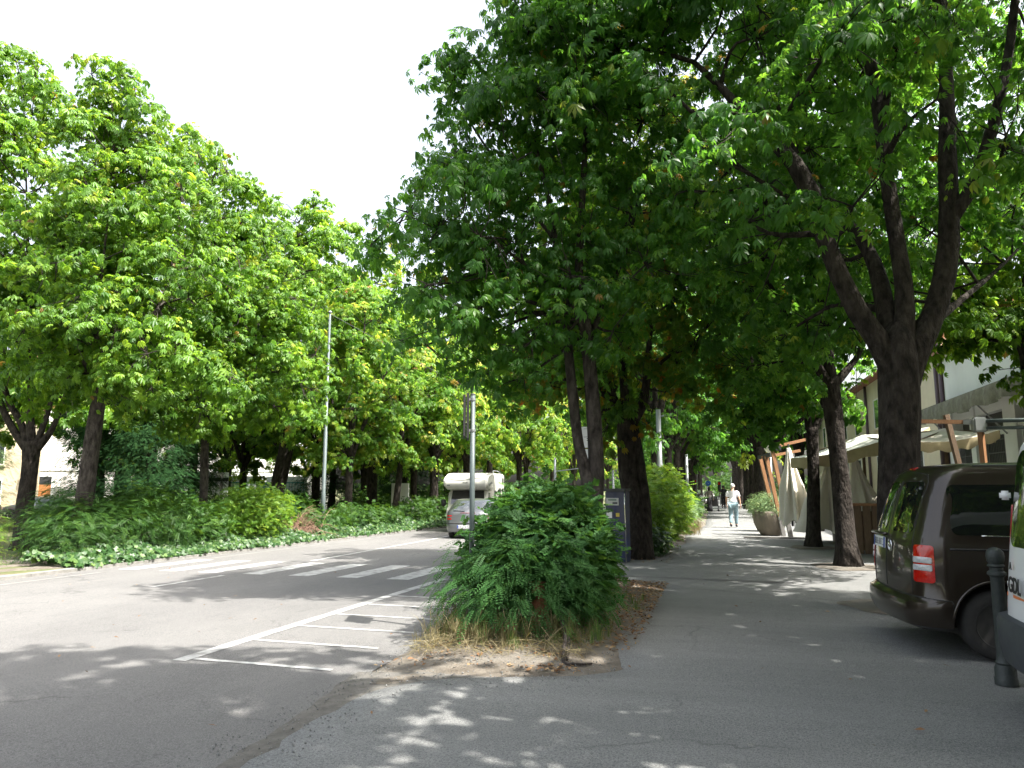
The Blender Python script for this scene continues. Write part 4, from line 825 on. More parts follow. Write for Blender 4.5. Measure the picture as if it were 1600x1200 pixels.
# low undergrowth in the shade of the park, several bushes
kb = shrub('park_bush', (-20, 24, gz(-20, 24)), [(-20, 24, .6+gz(-20, 24), 1.3, 1.5, .8), (-19.6, 25.2, .5+gz(-20, 24), 1., 1.2, .6)], 260, 6, .24, T_SPRIG_S, 'shrub', 97, 'shady round bush of the park undergrowth', group='park undergrowth bushes', stems=6, spr=.16)
for i, (x, y, s) in enumerate([(-22, 30, 1), (-19, 30, .9), (-24, 38, 1.2), (-20, 40, 1.2), (-28, 35, 1.2), (-19, 48, 1.4), (-25, 52, 1.5), (-33, 36, 1.2), (-22, 60, 1.8), (-30, 64, 2), (-18, 58, 1.5), (-38, 44, 1.3), (-17, 72, 2), (-26, 78, 2.4), (-6, 110, 2.6), (2, 118, 2.6), (6.5, 60, 1.3), (6.8, 70, 1.6), (-17.5, 25.5, .6), (-12, 112, 2.6)]):
    c = copy_tree(kb); c.location = (x, y, gz(x, y)); c.rotation_euler = (0, 0, i*1.7); c.scale = (s, s, s)
# ------------------------------------------------------------------ vehicles
def car_body(name, rings, parent, m, nside=46, bulge_r=.10, bulge_f=.12, wheels=(), wr=.33, wy=.9):
    """rings: (z, x_rear, x_front, half_width, corner_radius); closed body, boolean wheel arches"""
    V = []; na = 7; ne = 9; per = None
    for z, xr, xf, w_, r in rings:
        pl = []
        for k in range(ne+1):                       # rear edge, from +y to -y
            y = (w_-r)*(1-2*k/ne); pl.append((xr, y))
        for k in range(1, na+1):
            a = math.pi/2*k/na; pl.append((xr+r-r*math.cos(a), -(w_-r)-r*math.sin(a)))
        x0, x1 = xr+r, xf-r
        for k in range(1, nside): pl.append((x0+(x1-x0)*k/nside, -w_))
        for k in range(na+1):
            a = math.pi/2*k/na; pl.append((xf-r+r*math.sin(a), -(w_-r)-r*math.cos(a)))
        for k in range(1, ne+1): pl.append((xf, -(w_-r)*(1-2*k/ne)))
        for k in range(1, na+1):
            a = math.pi/2*k/na; pl.append((xf-r+r*math.cos(a), (w_-r)+r*math.sin(a)))
        for k in range(1, nside): pl.append((x1+(x0-x1)*k/nside, w_))
        for k in range(na):
            a = math.pi/2*k/na; pl.append((xr+r-r*math.sin(a), (w_-r)+r*math.cos(a)))
        for x, y in pl:
            t = (x-xr)/(xf-xr); q = (y/w_)**2
            x += bulge_r*q*max(0, 1-t*5) - bulge_f*q*max(0, t*5-4)
            V.append((x, y, z))
        per = len(pl)
    f = [(i*per+k, i*per+(k+1) % per, (i+1)*per+(k+1) % per, (i+1)*per+k) for i in range(len(rings)-1) for k in range(per)]
    n = len(V); z0, z1 = rings[0], rings[-1]
    V += [((z0[1]+z0[2])/2, 0, z0[0]), ((z1[1]+z1[2])/2, 0, z1[0]+.015)]; b = (len(rings)-1)*per
    f += [(n, (k+1) % per, k) for k in range(per)]+[(n+1, b+k, b+(k+1) % per) for k in range(per)]
    me = bpy.data.meshes.new(name); me.from_pydata(V, [], f); me.update()
    bmx = bmesh.new(); bmx.from_mesh(me); bmesh.ops.recalc_face_normals(bmx, faces=bmx.faces[:]); bmx.to_mesh(me)
    bvh = BVHTree.FromBMesh(bmx); bmx.free()
    o = link(name, me, m, parent, True)
    for wx in wheels:
        for s in (-1, 1):
            c = MB(); c.tube([(wx, s*(wy-.32), wr), (wx, s*(wy+.3), wr)], wr+.075, 40); cu = c.build('cut', m, parent); bq = bmesh.new(); bq.from_mesh(cu.data); bmesh.ops.recalc_face_normals(bq, faces=bq.faces[:]); bq.to_mesh(cu.data); bq.free()
            md = o.modifiers.new('arch', 'BOOLEAN'); md.operation = 'DIFFERENCE'; md.object = cu; md.solver = 'EXACT'
            bpy.context.view_layer.update(); dg = bpy.context.evaluated_depsgraph_get()
            nm = bpy.data.meshes.new_from_object(o.evaluated_get(dg)); o.modifiers.clear(); o.data = nm
            bpy.data.objects.remove(cu)
    o.data.name = name
    if not o.data.materials: o.data.materials.append(m)
    o.data.polygons.foreach_set('use_smooth', [True]*len(o.data.polygons))
    o.data.set_sharp_from_angle(angle=R(38)) if hasattr(o.data, 'set_sharp_from_angle') else None
    return o, bvh
def rrect(w_, h, r, n=6, ky=0., kx=0.):
    """rounded rectangle outline (u, v); kx leans it sideways with height"""
    p = []
    for cx, cy, a0 in ((w_/2-r, h/2-r, 0), (-w_/2+r, h/2-r, 90), (-w_/2+r, -h/2+r, 180), (w_/2-r, -h/2+r, 270)):
        for k in range(n+1):
            a = R(a0+90*k/n); u, v = cx+r*math.cos(a), cy+r*math.sin(a); p.append((u+kx*v, v+ky*u))
    return p
def patch(name, bvh, org, U, Vv, dr, outline, m, parent, off=.004, rings=6, skirt=.03, smooth=True):
    """panel that lies on a curved body: outline in the plane (org; U, Vv) is cast along dr"""
    org, U, Vv, dr = Vector(org), Vector(U), Vector(Vv), Vector(dr).normalized(); cu = sum(p[0] for p in outline)/len(outline); cv = sum(p[1] for p in outline)/len(outline)
    def cast(u, v, ex=0.):
        h, nr, i, ds = bvh.ray_cast(org+U*u+Vv*v, dr, 10)
        if h is None: h, nr = org+U*u+Vv*v+dr*.5, -dr
        if nr.dot(dr) > 0: nr = -nr
        return h+nr*(off+ex)
    vs = [cast(cu, cv)]; n = len(outline)
    for k in range(1, rings+1):
        s = k/rings
        for u, v in outline: vs.append(cast(cu+(u-cu)*s, cv+(v-cv)*s))
    for u, v in outline: vs.append(cast(u, v))
    for u, v in outline: vs.append(cast(u, v, -off-skirt))
    fs = [(0, 1+k, 1+(k+1) % n) for k in range(n)]
    for l in [i for i in range(rings-1)]+[rings]: fs += [(1+l*n+k, 1+(l+1)*n+k, 1+(l+1)*n+(k+1) % n, 1+l*n+(k+1) % n) for k in range(n)]
    me = bpy.data.meshes.new(name); me.from_pydata([tuple(v) for v in vs], [], fs); me.update()
    bmx = bmesh.new(); bmx.from_mesh(me)
    if bmx.faces[:][0].normal.dot(dr) > 0: bmesh.ops.reverse_faces(bmx, faces=bmx.faces[:])
    bmx.to_mesh(me); bmx.free()
    return link(name, me, m, parent, smooth)
def seam(name, bvh, org, U, Vv, dr, pts, m, parent, r=.004, off=0.):
    org, U, Vv, dr = Vector(org), Vector(U), Vector(Vv), Vector(dr).normalized(); out = []
    for (u0, v0), (u1, v1) in zip(pts, pts[1:]):
        k = max(2, int(math.hypot(u1-u0, v1-v0)/.05))
        for i in range(k):
            t = i/k; h = bvh.ray_cast(org+U*(u0+(u1-u0)*t)+Vv*(v0+(v1-v0)*t), dr, 10)
            if h[0]: out.append(h[0]+(h[1] if h[1].dot(dr) < 0 else -h[1])*off)
    mb = MB(); mb.tube(out, r, 5); return mb.build(name, m, parent, True)
def wheel(parent, x, y, r, wd, rim_m, steel=True, side=1):
    e = empty('wheel', (x, y, r)); e.parent = parent
    prof = [(r*.62, -wd/2), (r*.90, -wd/2), (r*.98, -wd*.42), (r, -wd*.25), (r, wd*.25), (r*.98, wd*.42), (r*.90, wd/2), (r*.68, wd/2+.004), (r*.62, wd/2-.01)]
    Mx = Matrix.Rotation(R(-90)*side, 4, 'X')
    t = MB(); t.lathe(prof, n=44); t.v = [tuple(Mx@Vector(v)) for v in t.v]; t.build('tyre', M['tyre'], e, True)
    q = MB(); q.lathe([(r*.10, wd*.20), (r*.16, wd*.38), (r*.20, wd*.30), (r*.34, wd*.28), (r*.52, wd*.40), (r*.58, wd*.30), (r*.62, wd*.46), (r*.66, wd*.52), (r*.66, wd*.40), (r*.60, wd*.1)], n=36)
    q.v = [tuple(Mx@Vector(v)) for v in q.v]; q.build('rim', rim_m, e, True)
    hb = MB()
    for k in range(14 if steel else 5):
        a = 2*math.pi*k/(14 if steel else 5); rr = r*(.46 if steel else .36); c = (math.cos(a)*rr, math.sin(a)*rr, wd*.34)
        hb.lathe([(r*(.045 if steel else .12), 0), (r*(.045 if steel else .12), wd*.07)], c, 10)
    hb.v = [tuple(Mx@Vector(v)) for v in hb.v]; hb.build('vent_hole', M['ink'], e); return e
X, Y, Z = Vector((1, 0, 0)), Vector((0, 1, 0)), Vector((0, 0, 1))
def plate(parent, c, rz, chars=7, w_=.52, h=.115, tilt=0.):
    """number plate, facing local -x of the car"""
    e = MB(); Mx = Matrix.Translation(c)@Matrix.Rotation(rz, 4, 'Z')@Matrix.Rotation(tilt, 4, 'Y')
    e.box(-.012, 0, -w_/2, w_/2, -h/2, h/2, Mx, .004); p = e.build('number_plate', M['plate'], parent)
    for ya, yb in ((w_/2-.045, w_/2-.002), (-w_/2+.002, -w_/2+.045)): s = MB(); s.box(-.0145, -.005, ya, yb, -h/2+.003, h/2-.003, Mx); s.build('blue_band', M['eu_blue'], p)
    t = MB(); n = chars; r_ = random.Random(3)
    for k in range(n):
        y = (w_/2-.075)-(w_-.15)*k/(n-1)
        for (dy, dz, a, b) in ((-.014, 0, .004, .034), (.014, 0, .004, .034), (0, .03, .014, .004), (0, 0, .014, .004), (0, -.03, .014, .004)):
            if r_.random() < .68: t.box(-.014, -.005, y+dy-a, y+dy+a, dz-b, dz+b, Mx)
    t.build('plate_character', M['ink'], p); return p
# ---------------- brown van, rear towards the pavement
van = empty('parked_van', (1.625, 8.65, .022), R(3), 'glossy dark brown van, its rear towards the pavement, tinted windows', 'van')
rg = [(.24, .12, 4.28, .80, .24), (.28, .03, 4.34, .86, .26), (.36, 0, 4.38, .885, .27), (.44, .0, 4.40, .895, .27), (.50, .012, 4.40, .897, .26), (.52, .05, 4.39, .893, .25), (.55, .085, 4.38, .892, .24), (.75, .085, 4.35, .895, .22), (.88, .095, 4.28, .896, .21),
      (1.0, .11, 4.12, .892, .20), (1.08, .125, 3.75, .885, .19), (1.14, .14, 3.52, .875, .19), (1.22, .165, 3.42, .86, .19), (1.38, .215, 3.24, .825, .19), (1.52, .265, 3.06, .79, .19), (1.64, .315, 2.90, .755, .19), (1.72, .355, 2.78, .725, .19), (1.77, .41, 2.65, .69, .19), (1.80, .49, 2.5, .64, .18), (1.817, .62, 2.3, .56, .16), (1.825, .8, 2.1, .44, .15)]
vb, vv = car_body('body', rg, van, M['brown_paint'], wheels=(.80, 3.48), wr=.315, wy=.86)
for x in (.80, 3.48):
    wheel(van, x, -.755, .315, .20, M['rim'], side=-1); wheel(van, x, .755, .315, .20, M['rim'], side=1)
# rear doors glass, lamps, badge, plate
Rr = (-1, 0, 0)
for s in (-1, 1):
    wd = patch('rear_window', vv, Rr, Y, Z, X, [(s*.335+u, 1.385+v) for u, v in rrect(.50, .50, .07, kx=-.10*s)], M['glass'], van, .006, 8)
seam('door_gap', vv, Rr, Y, Z, X, [(0, .57), (0, 1.70)], M['ink'], van, .006)
for s in (-1, 1): seam('door_gap', vv, Rr, Y, Z, X, [(s*.66, .56), (s*.655, .9), (s*.645, 1.1), (s*.60, 1.62), (s*.52, 1.71), (s*.1, 1.745)], M['ink'], van, .005)
seam('bumper_gap', vv, Rr, Y, Z, X, [(-.80, .545), (.80, .545)], M['ink'], van, .007)
for s in (-1, 1):
    dg = Vector((1, .62*-s*-1 if s < 0 else -.62, 0)); dg = Vector((1, -.62*s, 0)).normalized(); Uu = Vector((-dg.y, dg.x, 0))
    og = Vector((.2, s*.80, 0))-dg*1.0
    lm = patch('tail_lamp', vv, og, Uu, Z, dg, [(u, .86+v) for u, v in rrect(.205, .345, .03)], M['red_lens'], van, .012, 8)
    patch('reversing_lens', vv, og, Uu, Z, dg, [(u, .895+v) for u, v in rrect(.175, .055, .012)], M['clear_lens'], lm, .024, 8)
    patch('indicator_lens', vv, og, Uu, Z, dg, [(u, .825+v) for u, v in rrect(.175, .055, .012)], M['clear_lens'], lm, .024, 8)
bd_ = MB(); c0 = vv.ray_cast(Vector((-1, -.12, .985)), X)[0]; ce = c0+Vector((-.006, 0, 0))
rgp = [(ce.x, ce.y+.062*math.cos(a*math.pi/14), ce.z+.062*math.sin(a*math.pi/14)) for a in range(29)]
bd_.tube(rgp, .006, 6)
for pts in ([(.042, .035), (0, -.01), (-.042, .035)], [(.045, .005), (.02, -.05), (0, -.006), (-.02, -.05), (-.045, .005)]):
    bd_.tube([(ce.x-.002, ce.y+u, ce.z+v) for u, v in pts], .0055, 5)
bd_.build('badge', M['chrome'], van)
lt = MB()
for k in range(4): lt.box(c0.x-.02, c0.x+.03, -.50+.030*k, -.478+.030*k, .765, .785)
lt.build('model_letters', M['chrome'], van)
hit = vv.ray_cast(Vector((-1, .30, .93)), X)[0]
plate(van, (hit.x-.004, .26, 1.0), R(-3), tilt=R(4))
hd = MB(); hd.box(hit.x-.03, hit.x+.02, .02, .52, 1.075, 1.105, None, .008); hd.build('door_handle', M['brown_paint'], van, True)
patch('brake_lamp', vv, Rr, Y, Z, X, [(u, 1.775+v) for u, v in rrect(.16, .018, .006)], M['red_lens'], van, .01, 3)
wp = MB(); a0 = vv.ray_cast(Vector((-1, .32, 1.14)), X)[0]; a1 = vv.ray_cast(Vector((-1, .42, 1.45)), X)[0]
wp.tube([a0+Vector((-.02, 0, 0)), a1+Vector((-.025, 0, 0))], .007, 6); wp.build('wiper', M['black'], van)
# side glass, sliding rail, seams
for s in (-1, 1):
    og = (0, s*1.5, 0); dr = (0, -s, 0)
    w_ = patch('side_window', vv, og, X, Z, dr, [(1.035+u, 1.37+v) for u, v in rrect(1.15, .47, .07, kx=.04)], M['glass'], van, .005, 8)
    patch('side_window', vv, og, X, Z, dr, [(2.12+u, 1.37+v) for u, v in rrect(.86, .46, .07)], M['glass'], van, .005, 8)
    patch('front_side_window', vv, og, X, Z, dr, [(2.58, 1.15), (3.35, 1.15), (3.25, 1.22), (2.95, 1.52), (2.85, 1.59), (2.6, 1.60)], M['glass'], van, .005, 6)
    seam('window_trim', vv, og, X, Z, dr, [(.70, 1.130), (1.6, 1.125), (2.6, 1.12), (3.3, 1.12)], M['chrome'], van, .007, .003)
    seam('sliding_rail', vv, og, X, Z, dr, [(.42, 1.005), (1.62, 1.005)], M['ink'], van, .011)
    for q in ([(1.66, .34), (1.66, 1.66)], [(2.52, .34), (2.52, 1.66), (1.66, 1.66)], [(3.42, .6), (3.42, 1.1), (2.95, 1.6), (2.52, 1.66)]): seam('door_gap', vv, og, X, Z, dr, q, M['ink'], van, .0045)
    seam('bumper_gap', vv, og, X, Z, dr, [(.16, .545), (.40, .53), (.415, .50), (.40, .42)], M['ink'], van, .005)
    for xw in (.80, 3.48):
        arc = [(xw+.395*math.cos(R(a)), .325+.395*math.sin(R(a))) for a in range(2, 180, 6)]
        seam('arch_lip', vv, og, X, Z, dr, arc, M['brown_paint'], van, .014, -.002)
    mr = MB(); mr.box(3.16, 3.32, s*.93, s*1.08, 1.1, 1.3, None, .04); mr.build('door_mirror', M['black'], van, True)
    seam('roof_gutter', vv, (0, s*.66, 3), X, Y, (0, 0, -1), [(.75, 0), (2.6, 0)], M['black'], van, .010)
patch('windscreen', vv, (6, 0, 0), Y, Z, (-1, 0, 0), [(u, 1.38+v) for u, v in rrect(1.36, .50, .08)], M['glass'], van, .004, 6)
MB().box(.55, 4.1, -.6, .6, .17, .27).build('underbody', M['black'], van)
# ---------------- white van, only its rear corner in view
wv = empty('delivery_van', (1.955, 5.62, .022), R(3), 'white van cut off by the right edge, grey bumper and orange stripe', 'van')
rg = [(.42, .10, 4.6, .84, .22), (.46, .07, 4.62, .885, .24), (.60, .06, 4.64, .90, .24), (.75, .075, 4.62, .905, .23), (.95, .10, 4.5, .905, .22), (1.15, .125, 3.9, .90, .21), (1.30, .15, 3.6, .885, .2), (1.5, .175, 3.35, .872, .2), (1.75, .21, 3.05, .85, .2), (1.88, .24, 2.9, .83, .19), (1.96, .28, 2.75, .80, .19), (2.01, .36, 2.5, .745, .18), (2.03, .55, 2.3, .60, .15)]
wb, wv_b = car_body('body', rg, wv, M['white_paint'], wheels=(.92, 3.7), wr=.32, wy=.88)
bp = [(.26, .12, .5, .80, .20), (.32, .02, .5, .86, .24), (.44, .0, .5, .89, .26), (.60, .0, .5, .895, .26), (.64, .02, .5, .89, .25), (.66, .09, .5, .88, .24)]
bm_, bb = car_body('rear_bumper', bp, wv, M['bumper_grey'], nside=4, bulge_f=0)
for x in (.92, 3.7): wheel(wv, x, -.77, .32, .21, M['rim_silver'], side=-1); wheel(wv, x, .77, .32, .21, M['rim_silver'], side=1)
for s in (-1, 1):
    patch('rear_window', wv_b, Rr, Y, Z, X, [(s*.37+u, 1.50+v) for u, v in rrect(.60, .70, .10, kx=-.05*s)], M['glass'], wv, .006, 8)
    dg = Vector((1, -1.35*s, 0)).normalized(); Uu = Vector((-dg.y, dg.x, 0)); og = Vector((.2, s*.84, 0))-dg*1.
    patch('tail_lamp', wv_b, og, Uu, Z, dg, [(u+s*.015, 1.06+v) for u, v in rrect(.10, .78, .03, kx=.03*s)], M['dark_red'], wv, .014, 8)
    patch('side_window', wv_b, (0, s*1.5, 0), X, Z, (0, -s, 0), [(1.3+u, 1.5+v) for u, v in rrect(1.2, .5, .08)], M['glass'], wv, .005, 6)
    patch('side_window', wv_b, (0, s*1.5, 0), X, Z, (0, -s, 0), [(2.6, 1.25), (3.55, 1.25), (3.05, 1.7), (2.6, 1.72)], M['glass'], wv, .005, 6)
    for z in (.86, 1.52): hg = MB(); hg.box(.185, .26, s*.80-.022, s*.80+.022, z-.035, z+.035, None, .015); hg.build('door_hinge', M['white_paint'], wv, True)
seam('door_gap', wv_b, Rr, Y, Z, X, [(0, .56), (0, 1.86)], M['ink'], wv, .006)
patch('orange_stripe', wv_b, Rr, Y, Z, X, [(u, .80+v) for u, v in rrect(1.45, .028, .006)], M['orange'], wv, .003, 3, .004)
plate(wv, (.045, -.35, .74), 0)
for s_, z, sz, th in (('GDL', .875, .15, .004), ('A', 1.03, .07, .003)):
    cu = bpy.data.curves.new('lettering', 'FONT'); cu.body = s_; cu.size = sz; cu.extrude = .002; cu.offset = th; o = bpy.data.objects.new('lettering', cu); C.objects.link(o)
    cu.materials.append(M['ink']); o.parent = wv; yy0 = .60; hp = wv_b.ray_cast(Vector((-1, .55, z)), X)[0]
    o.location = (hp.x-.02, yy0 if s_ == 'GDL' else .60, z-.04); o.rotation_euler = (R(90-4), 0, R(-90-8))
    bpy.context.view_layer.update(); nm = bpy.data.meshes.new_from_object(o.evaluated_get(bpy.context.evaluated_depsgraph_get())); q = bpy.data.objects.new('lettering', nm); C.objects.link(q); q.parent = wv; q.location = o.location.copy(); q.rotation_euler = o.rotation_euler.copy(); bpy.data.objects.remove(o)
patch('windscreen', wv_b, (6, 0, 0), Y, Z, (-1, 0, 0), [(u, 1.5+v) for u, v in rrect(1.4, .5, .08)], M['glass'], wv, .004, 6)
MB().box(.5, 4.2, -.62, .62, .2, .42).build('underbody', M['black'], wv)
# ---------------- silver hatchback driving away on the road
def hatch(loc, rz, label, m, lamp=True, detail=True):
    e = empty('silver_car', loc, rz, label, 'car')
    rg = [(.20, .12, 4.0, .74, .2), (.25, .02, 4.08, .80, .26), (.38, 0, 4.12, .83, .28), (.52, .0, 4.13, .84, .28), (.55, .02, 4.12, .842, .27), (.66, .05, 4.10, .848, .26), (.80, .06, 3.98, .848, .25), (.90, .09, 3.6, .835, .24), (.95, .13, 3.2, .82, .24), (1.02, .22, 3.02, .795, .24), (1.14, .38, 2.80, .755, .25), (1.26, .54, 2.58, .71, .25), (1.34, .68, 2.38, .665, .25), (1.385, .82, 2.2, .61, .22), (1.41, 1.0, 2.0, .50, .2)]
    b, bv = car_body('body', rg, e, m, wheels=(.72, 3.3), wr=.30, wy=.80, bulge_r=.16)
    for x in (.72, 3.3): wheel(e, x, -.71, .30, .18, M['rim_silver'], False, -1); wheel(e, x, .71, .30, .18, M['rim_silver'], False, 1)
    patch('rear_window', bv, Rr, Y, Z, X, [(u, 1.14+v) for u, v in [(-.62, -.19), (.62, -.19), (.58, 0), (.50, .15), (.3, .185), (0, .195), (-.3, .185), (-.50, .15), (-.58, 0)]], M['glass_light'], e, .004, 6)
    patch('windscreen', bv, (6, 0, 0), Y, Z, (-1, 0, 0), [(u, 1.16+v) for u, v in rrect(1.2, .34, .06)], M['glass_light'], e, .004, 6)
    for s in (-1, 1):
        og = (0, s*1.5, 0); dr = (0, -s, 0)
        patch('side_window', bv, og, X, Z, dr, [(.62, .99), (1.55, .97), (1.55, 1.29), (1.05, 1.30), (.75, 1.15)], M['glass_light'], e, .004, 5)
        patch('side_window', bv, og, X, Z, dr, [(1.62, .97), (2.85, .96), (2.45, 1.24), (2.2, 1.30), (1.62, 1.30)], M['glass_light'], e, .004, 5)
        seam('side_strip', bv, og, X, Z, dr, [(.25, .54), (3.9, .54)], M['black'], e, .016)
        for z in (.70, .81):
            dg = Vector((1, -.5*s, 0)).normalized(); Uu = Vector((-dg.y, dg.x, 0)); oo = Vector((.15, s*.70, 0))-dg
            patch('tail_lamp', bv, oo, Uu, Z, dg, [(u, z+v) for u, v in rrect(.22, .055, .025)], M['red_lens'], e, .012, 4)
        mr = MB(); mr.box(2.75, 2.9, s*.84, s*1.0, .93, 1.05, None, .03); mr.build('door_mirror', m, e, True)
    seam('bumper_strip', bv, Rr, Y, Z, X, [(-.80, .545), (.80, .545)], M['black'], e, .022)
    seam('brake_strip', bv, Rr, Y, Z, X, [(-.3, .915), (.3, .915)], M['dark_red'], e, .012, .004)
    h0 = bv.ray_cast(Vector((-1, .1, .43)), X)[0]; plate(e, (h0.x-.012, .08, .43), 0)
    wp = MB(); p0 = bv.ray_cast(Vector((-1, .10, .97)), X)[0]; p1 = bv.ray_cast(Vector((-1, .55, 1.0)), X)[0]; wp.tube([p0-X*.03, p1-X*.03], .012, 5); wp.build('wiper', M['black'], e)
    MB().box(.4, 3.8, -.55, .55, .15, .22).build('underbody', M['black'], e)
    return e
hatch((-8.72, 25.1, gh(-8.4, 25.3)+.005), R(90+5), 'silver estate car seen from behind on the road, in front of the camper', M['silver_paint'])
# ---------------- camper van with over-cab bunk, facing the camera
def camper():
    cx = -10.35; e = empty('camper_van', (cx+.05, 29.6, gh(cx, 30)+.005), R(90+9), 'cream camper van with bulging over-cab bunk facing the viewer', 'camper van')
    # local x = away from the viewer (towards its rear)
    def prof(pts, w_, name, m, bev=.06):
        bm = bmesh.new(); vs = [[bm.verts.new((x, s*w_, z)) for x, z in pts] for s in (-1, 1)]; n = len(pts)
        bm.faces.new(vs[0]); bm.faces.new(list(reversed(vs[1])))
        for k in range(n): bm.faces.new((vs[0][(k+1) % n], vs[0][k], vs[1][k], vs[1][(k+1) % n]))
        bmesh.ops.recalc_face_normals(bm, faces=bm.faces[:])
        eg = [x for x in bm.edges if abs(x.verts[0].co.y-x.verts[1].co.y) < 1e-5]
        bmesh.ops.bevel(bm, geom=eg, offset=bev, segments=3, affect='EDGES'); me = bpy.data.meshes.new(name); bm.to_mesh(me); bm.free()
        o = link(name, me, m, e, True); o.data.set_sharp_from_angle(angle=R(40)); return o
    bunk = [(-.10, 1.92), (-.20, 2.02), (-.22, 2.18), (-.14, 2.36), (.10, 2.50), (.45, 2.56), (1.3, 2.60), (1.5, 2.6), (1.5, 1.85), (.3, 1.84)]
    prof(bunk, 1.03, 'overcab_bunk', M['camper_white'], .10)
    prof([(1.5, .42), (1.5, 2.60), (5.3, 2.62), (5.4, 2.5), (5.4, .45)], 1.06, 'living_body', M['camper_white'])
    cab = [(.05, .32), (.0, .6), (.05, .98), (.30, 1.12), (.62, 1.82), (1.5, 1.84), (1.5, .32)]
    prof(cab, .93, 'cab', M['camper_white'], .07)
    g = MB(); a = Vector((.325, 0, 1.14)); b = Vector((.60, 0, 1.80)); nrm = Vector((-.925, 0, .38)).normalized()
    bmx = [(a+nrm*.012, .80), (b+nrm*.012, .74)]; vs = [(p.x, s*w_, p.z) for p, w_ in bmx for s in (-1, 1)]; vs += [(v[0]+.02, v[1], v[2]-.01) for v in vs]
    g.add(vs, [(0, 1, 3, 2), (4, 6, 7, 5), (0, 4, 5, 1), (2, 3, 7, 6), (0, 2, 6, 4), (1, 5, 7, 3)]); g.build('windscreen', M['glass'], e)
    for s in (-1, 1):
        g = MB(); q = [(.50, 1.12), (1.32, 1.12), (1.32, 1.72), (.72, 1.72)]; g.add([(x, s*.932, z) for x, z in q]+[(x, s*.955, z) for x, z in q], [(0, 1, 2, 3), (7, 6, 5, 4), (0, 4, 5, 1), (1, 5, 6, 2), (2, 6, 7, 3), (3, 7, 4, 0)]); g.build('cab_window', M['glass'], e)
        m_ = MB(); m_.box(.45, .58, s*1.16-.11, s*1.16+.11, 1.12, 1.42, None, .03); m_.bar((.52, s*.93, 1.2), (.52, s*1.1, 1.3), .03, .03); m_.build('door_mirror', M['black'], e, True)
        g = MB(); g.box(-.02, .04, s*.70-.16, s*.70+.16, .66, .84, None, .02); g.build('headlight', M['clear_lens'], e, True)
        for x0, x1, z0, z1 in ((1.75, 2.35, 1.25, 1.80), (3.2, 4.1, 1.4, 1.9), (4.6, 5.1, 1.5, 1.9), (4.6, 5.1, 2.1, 2.4)):
            g = MB(); g.box(x0, x1, s*1.062-.012, s*1.062+.012, z0, z1, None, .01); g.build('side_window', M['black_glass'], e)
        st = MB()
        for z0 in (2.02, 2.07): st.tube(catmull([(.0, s*1.034, z0+.06), (.4, s*1.036, z0), (.8, s*1.036, z0+.12), (1.3, s*1.036, z0+.10)], 12), .010, 4)
        st.build('decor_line', M['dark_metal'], e)
    st = MB(); st.tube(catmull([(-.17, .8, 2.34), (-.20, .3, 2.26), (-.19, -.1, 2.30), (-.15, -.7, 2.36)], 16), .010, 4); st.box(-.235, -.2, -.1, .0, 2.14, 2.165); st.box(-.235, -.2, .03, .1, 2.15, 2.17); st.box(-.232, -.2, .72, .86, 2.02, 2.06)
    st.build('decor_line', M['dark_metal'], e)
    g = MB(); g.box(-.03, .08, -.9, .9, .32, .56, None, .04); g.build('front_bumper', M['bumper_grey'], e, True)
    g = MB(); g.box(-.015, .05, -.42, .42, .66, .80, None, .01); g.build('grille', M['black'], e)
    for x in (.85, 4.2): wheel(e, x, -.80, .33, .2, M['rim_silver'], side=-1); wheel(e, x, .80, .33, .2, M['rim_silver'], side=1)
    g = MB(); g.tube(catmull([(5.2, -.8, 2.62), (5.2, -.8, 2.74), (3.2, -.8, 2.74), (3.2, -.8, 2.62)], 20), .018, 6); g.tube([(5.43, -.5, .9), (5.43, -.5, 2.7)], .018, 6); g.tube([(5.43, -.85, .9), (5.43, -.85, 2.7)], .018, 6)
    for k in range(6): g.tube([(5.43, -.5, 1.0+.3*k), (5.43, -.85, 1.0+.3*k)], .014, 5)
    g.build('ladder', M['galv'], e); MB().box(1., 5.2, -.8, .8, .3, .45).build('underbody', M['black'], e)
camper(); bpy.data.objects['camper_van'].scale = (.95, .93, .97)
# parked cars far behind, beyond the park
hatch((-37.6, 35.6, gh(-30, 36)), R(190), 'pale silver car parked in front of the white building', M['silver_paint'])
hatch((-40.5, 33.2, gh(-30, 36)), R(200), 'dark parked car at the left edge, mostly behind the dark trunk', M['dark_metal'])
# ------------------------------------------------------------------ street furniture
# bollard between the vans
p = G(1566, 1063); bo = tag(MB().lathe([(.105, 0), (.105, .05), (.098, .06), (.098, .13), (.082, .16), (.088, .175), (.074, .19), (.068, .25), (.062, .86), (.066, .87), (.086, .885), (.086, .905), (.062, .92), (.062, .945), (.078, .955), (.078, .965), (.065, .975), (.080, 1.0), (.086, 1.035), (.078, 1.075), (.052, 1.10), (.015, 1.112)], (0, 0, 0), 28).build('bollard', M['bollard'], None, True), 'dark cast-iron bollard standing between the two vans', 'bollard')
bo.location = (2.21, 7.0, .02); bo.scale = (.80, .80, .98); bo.data.set_sharp_from_angle(angle=R(45))
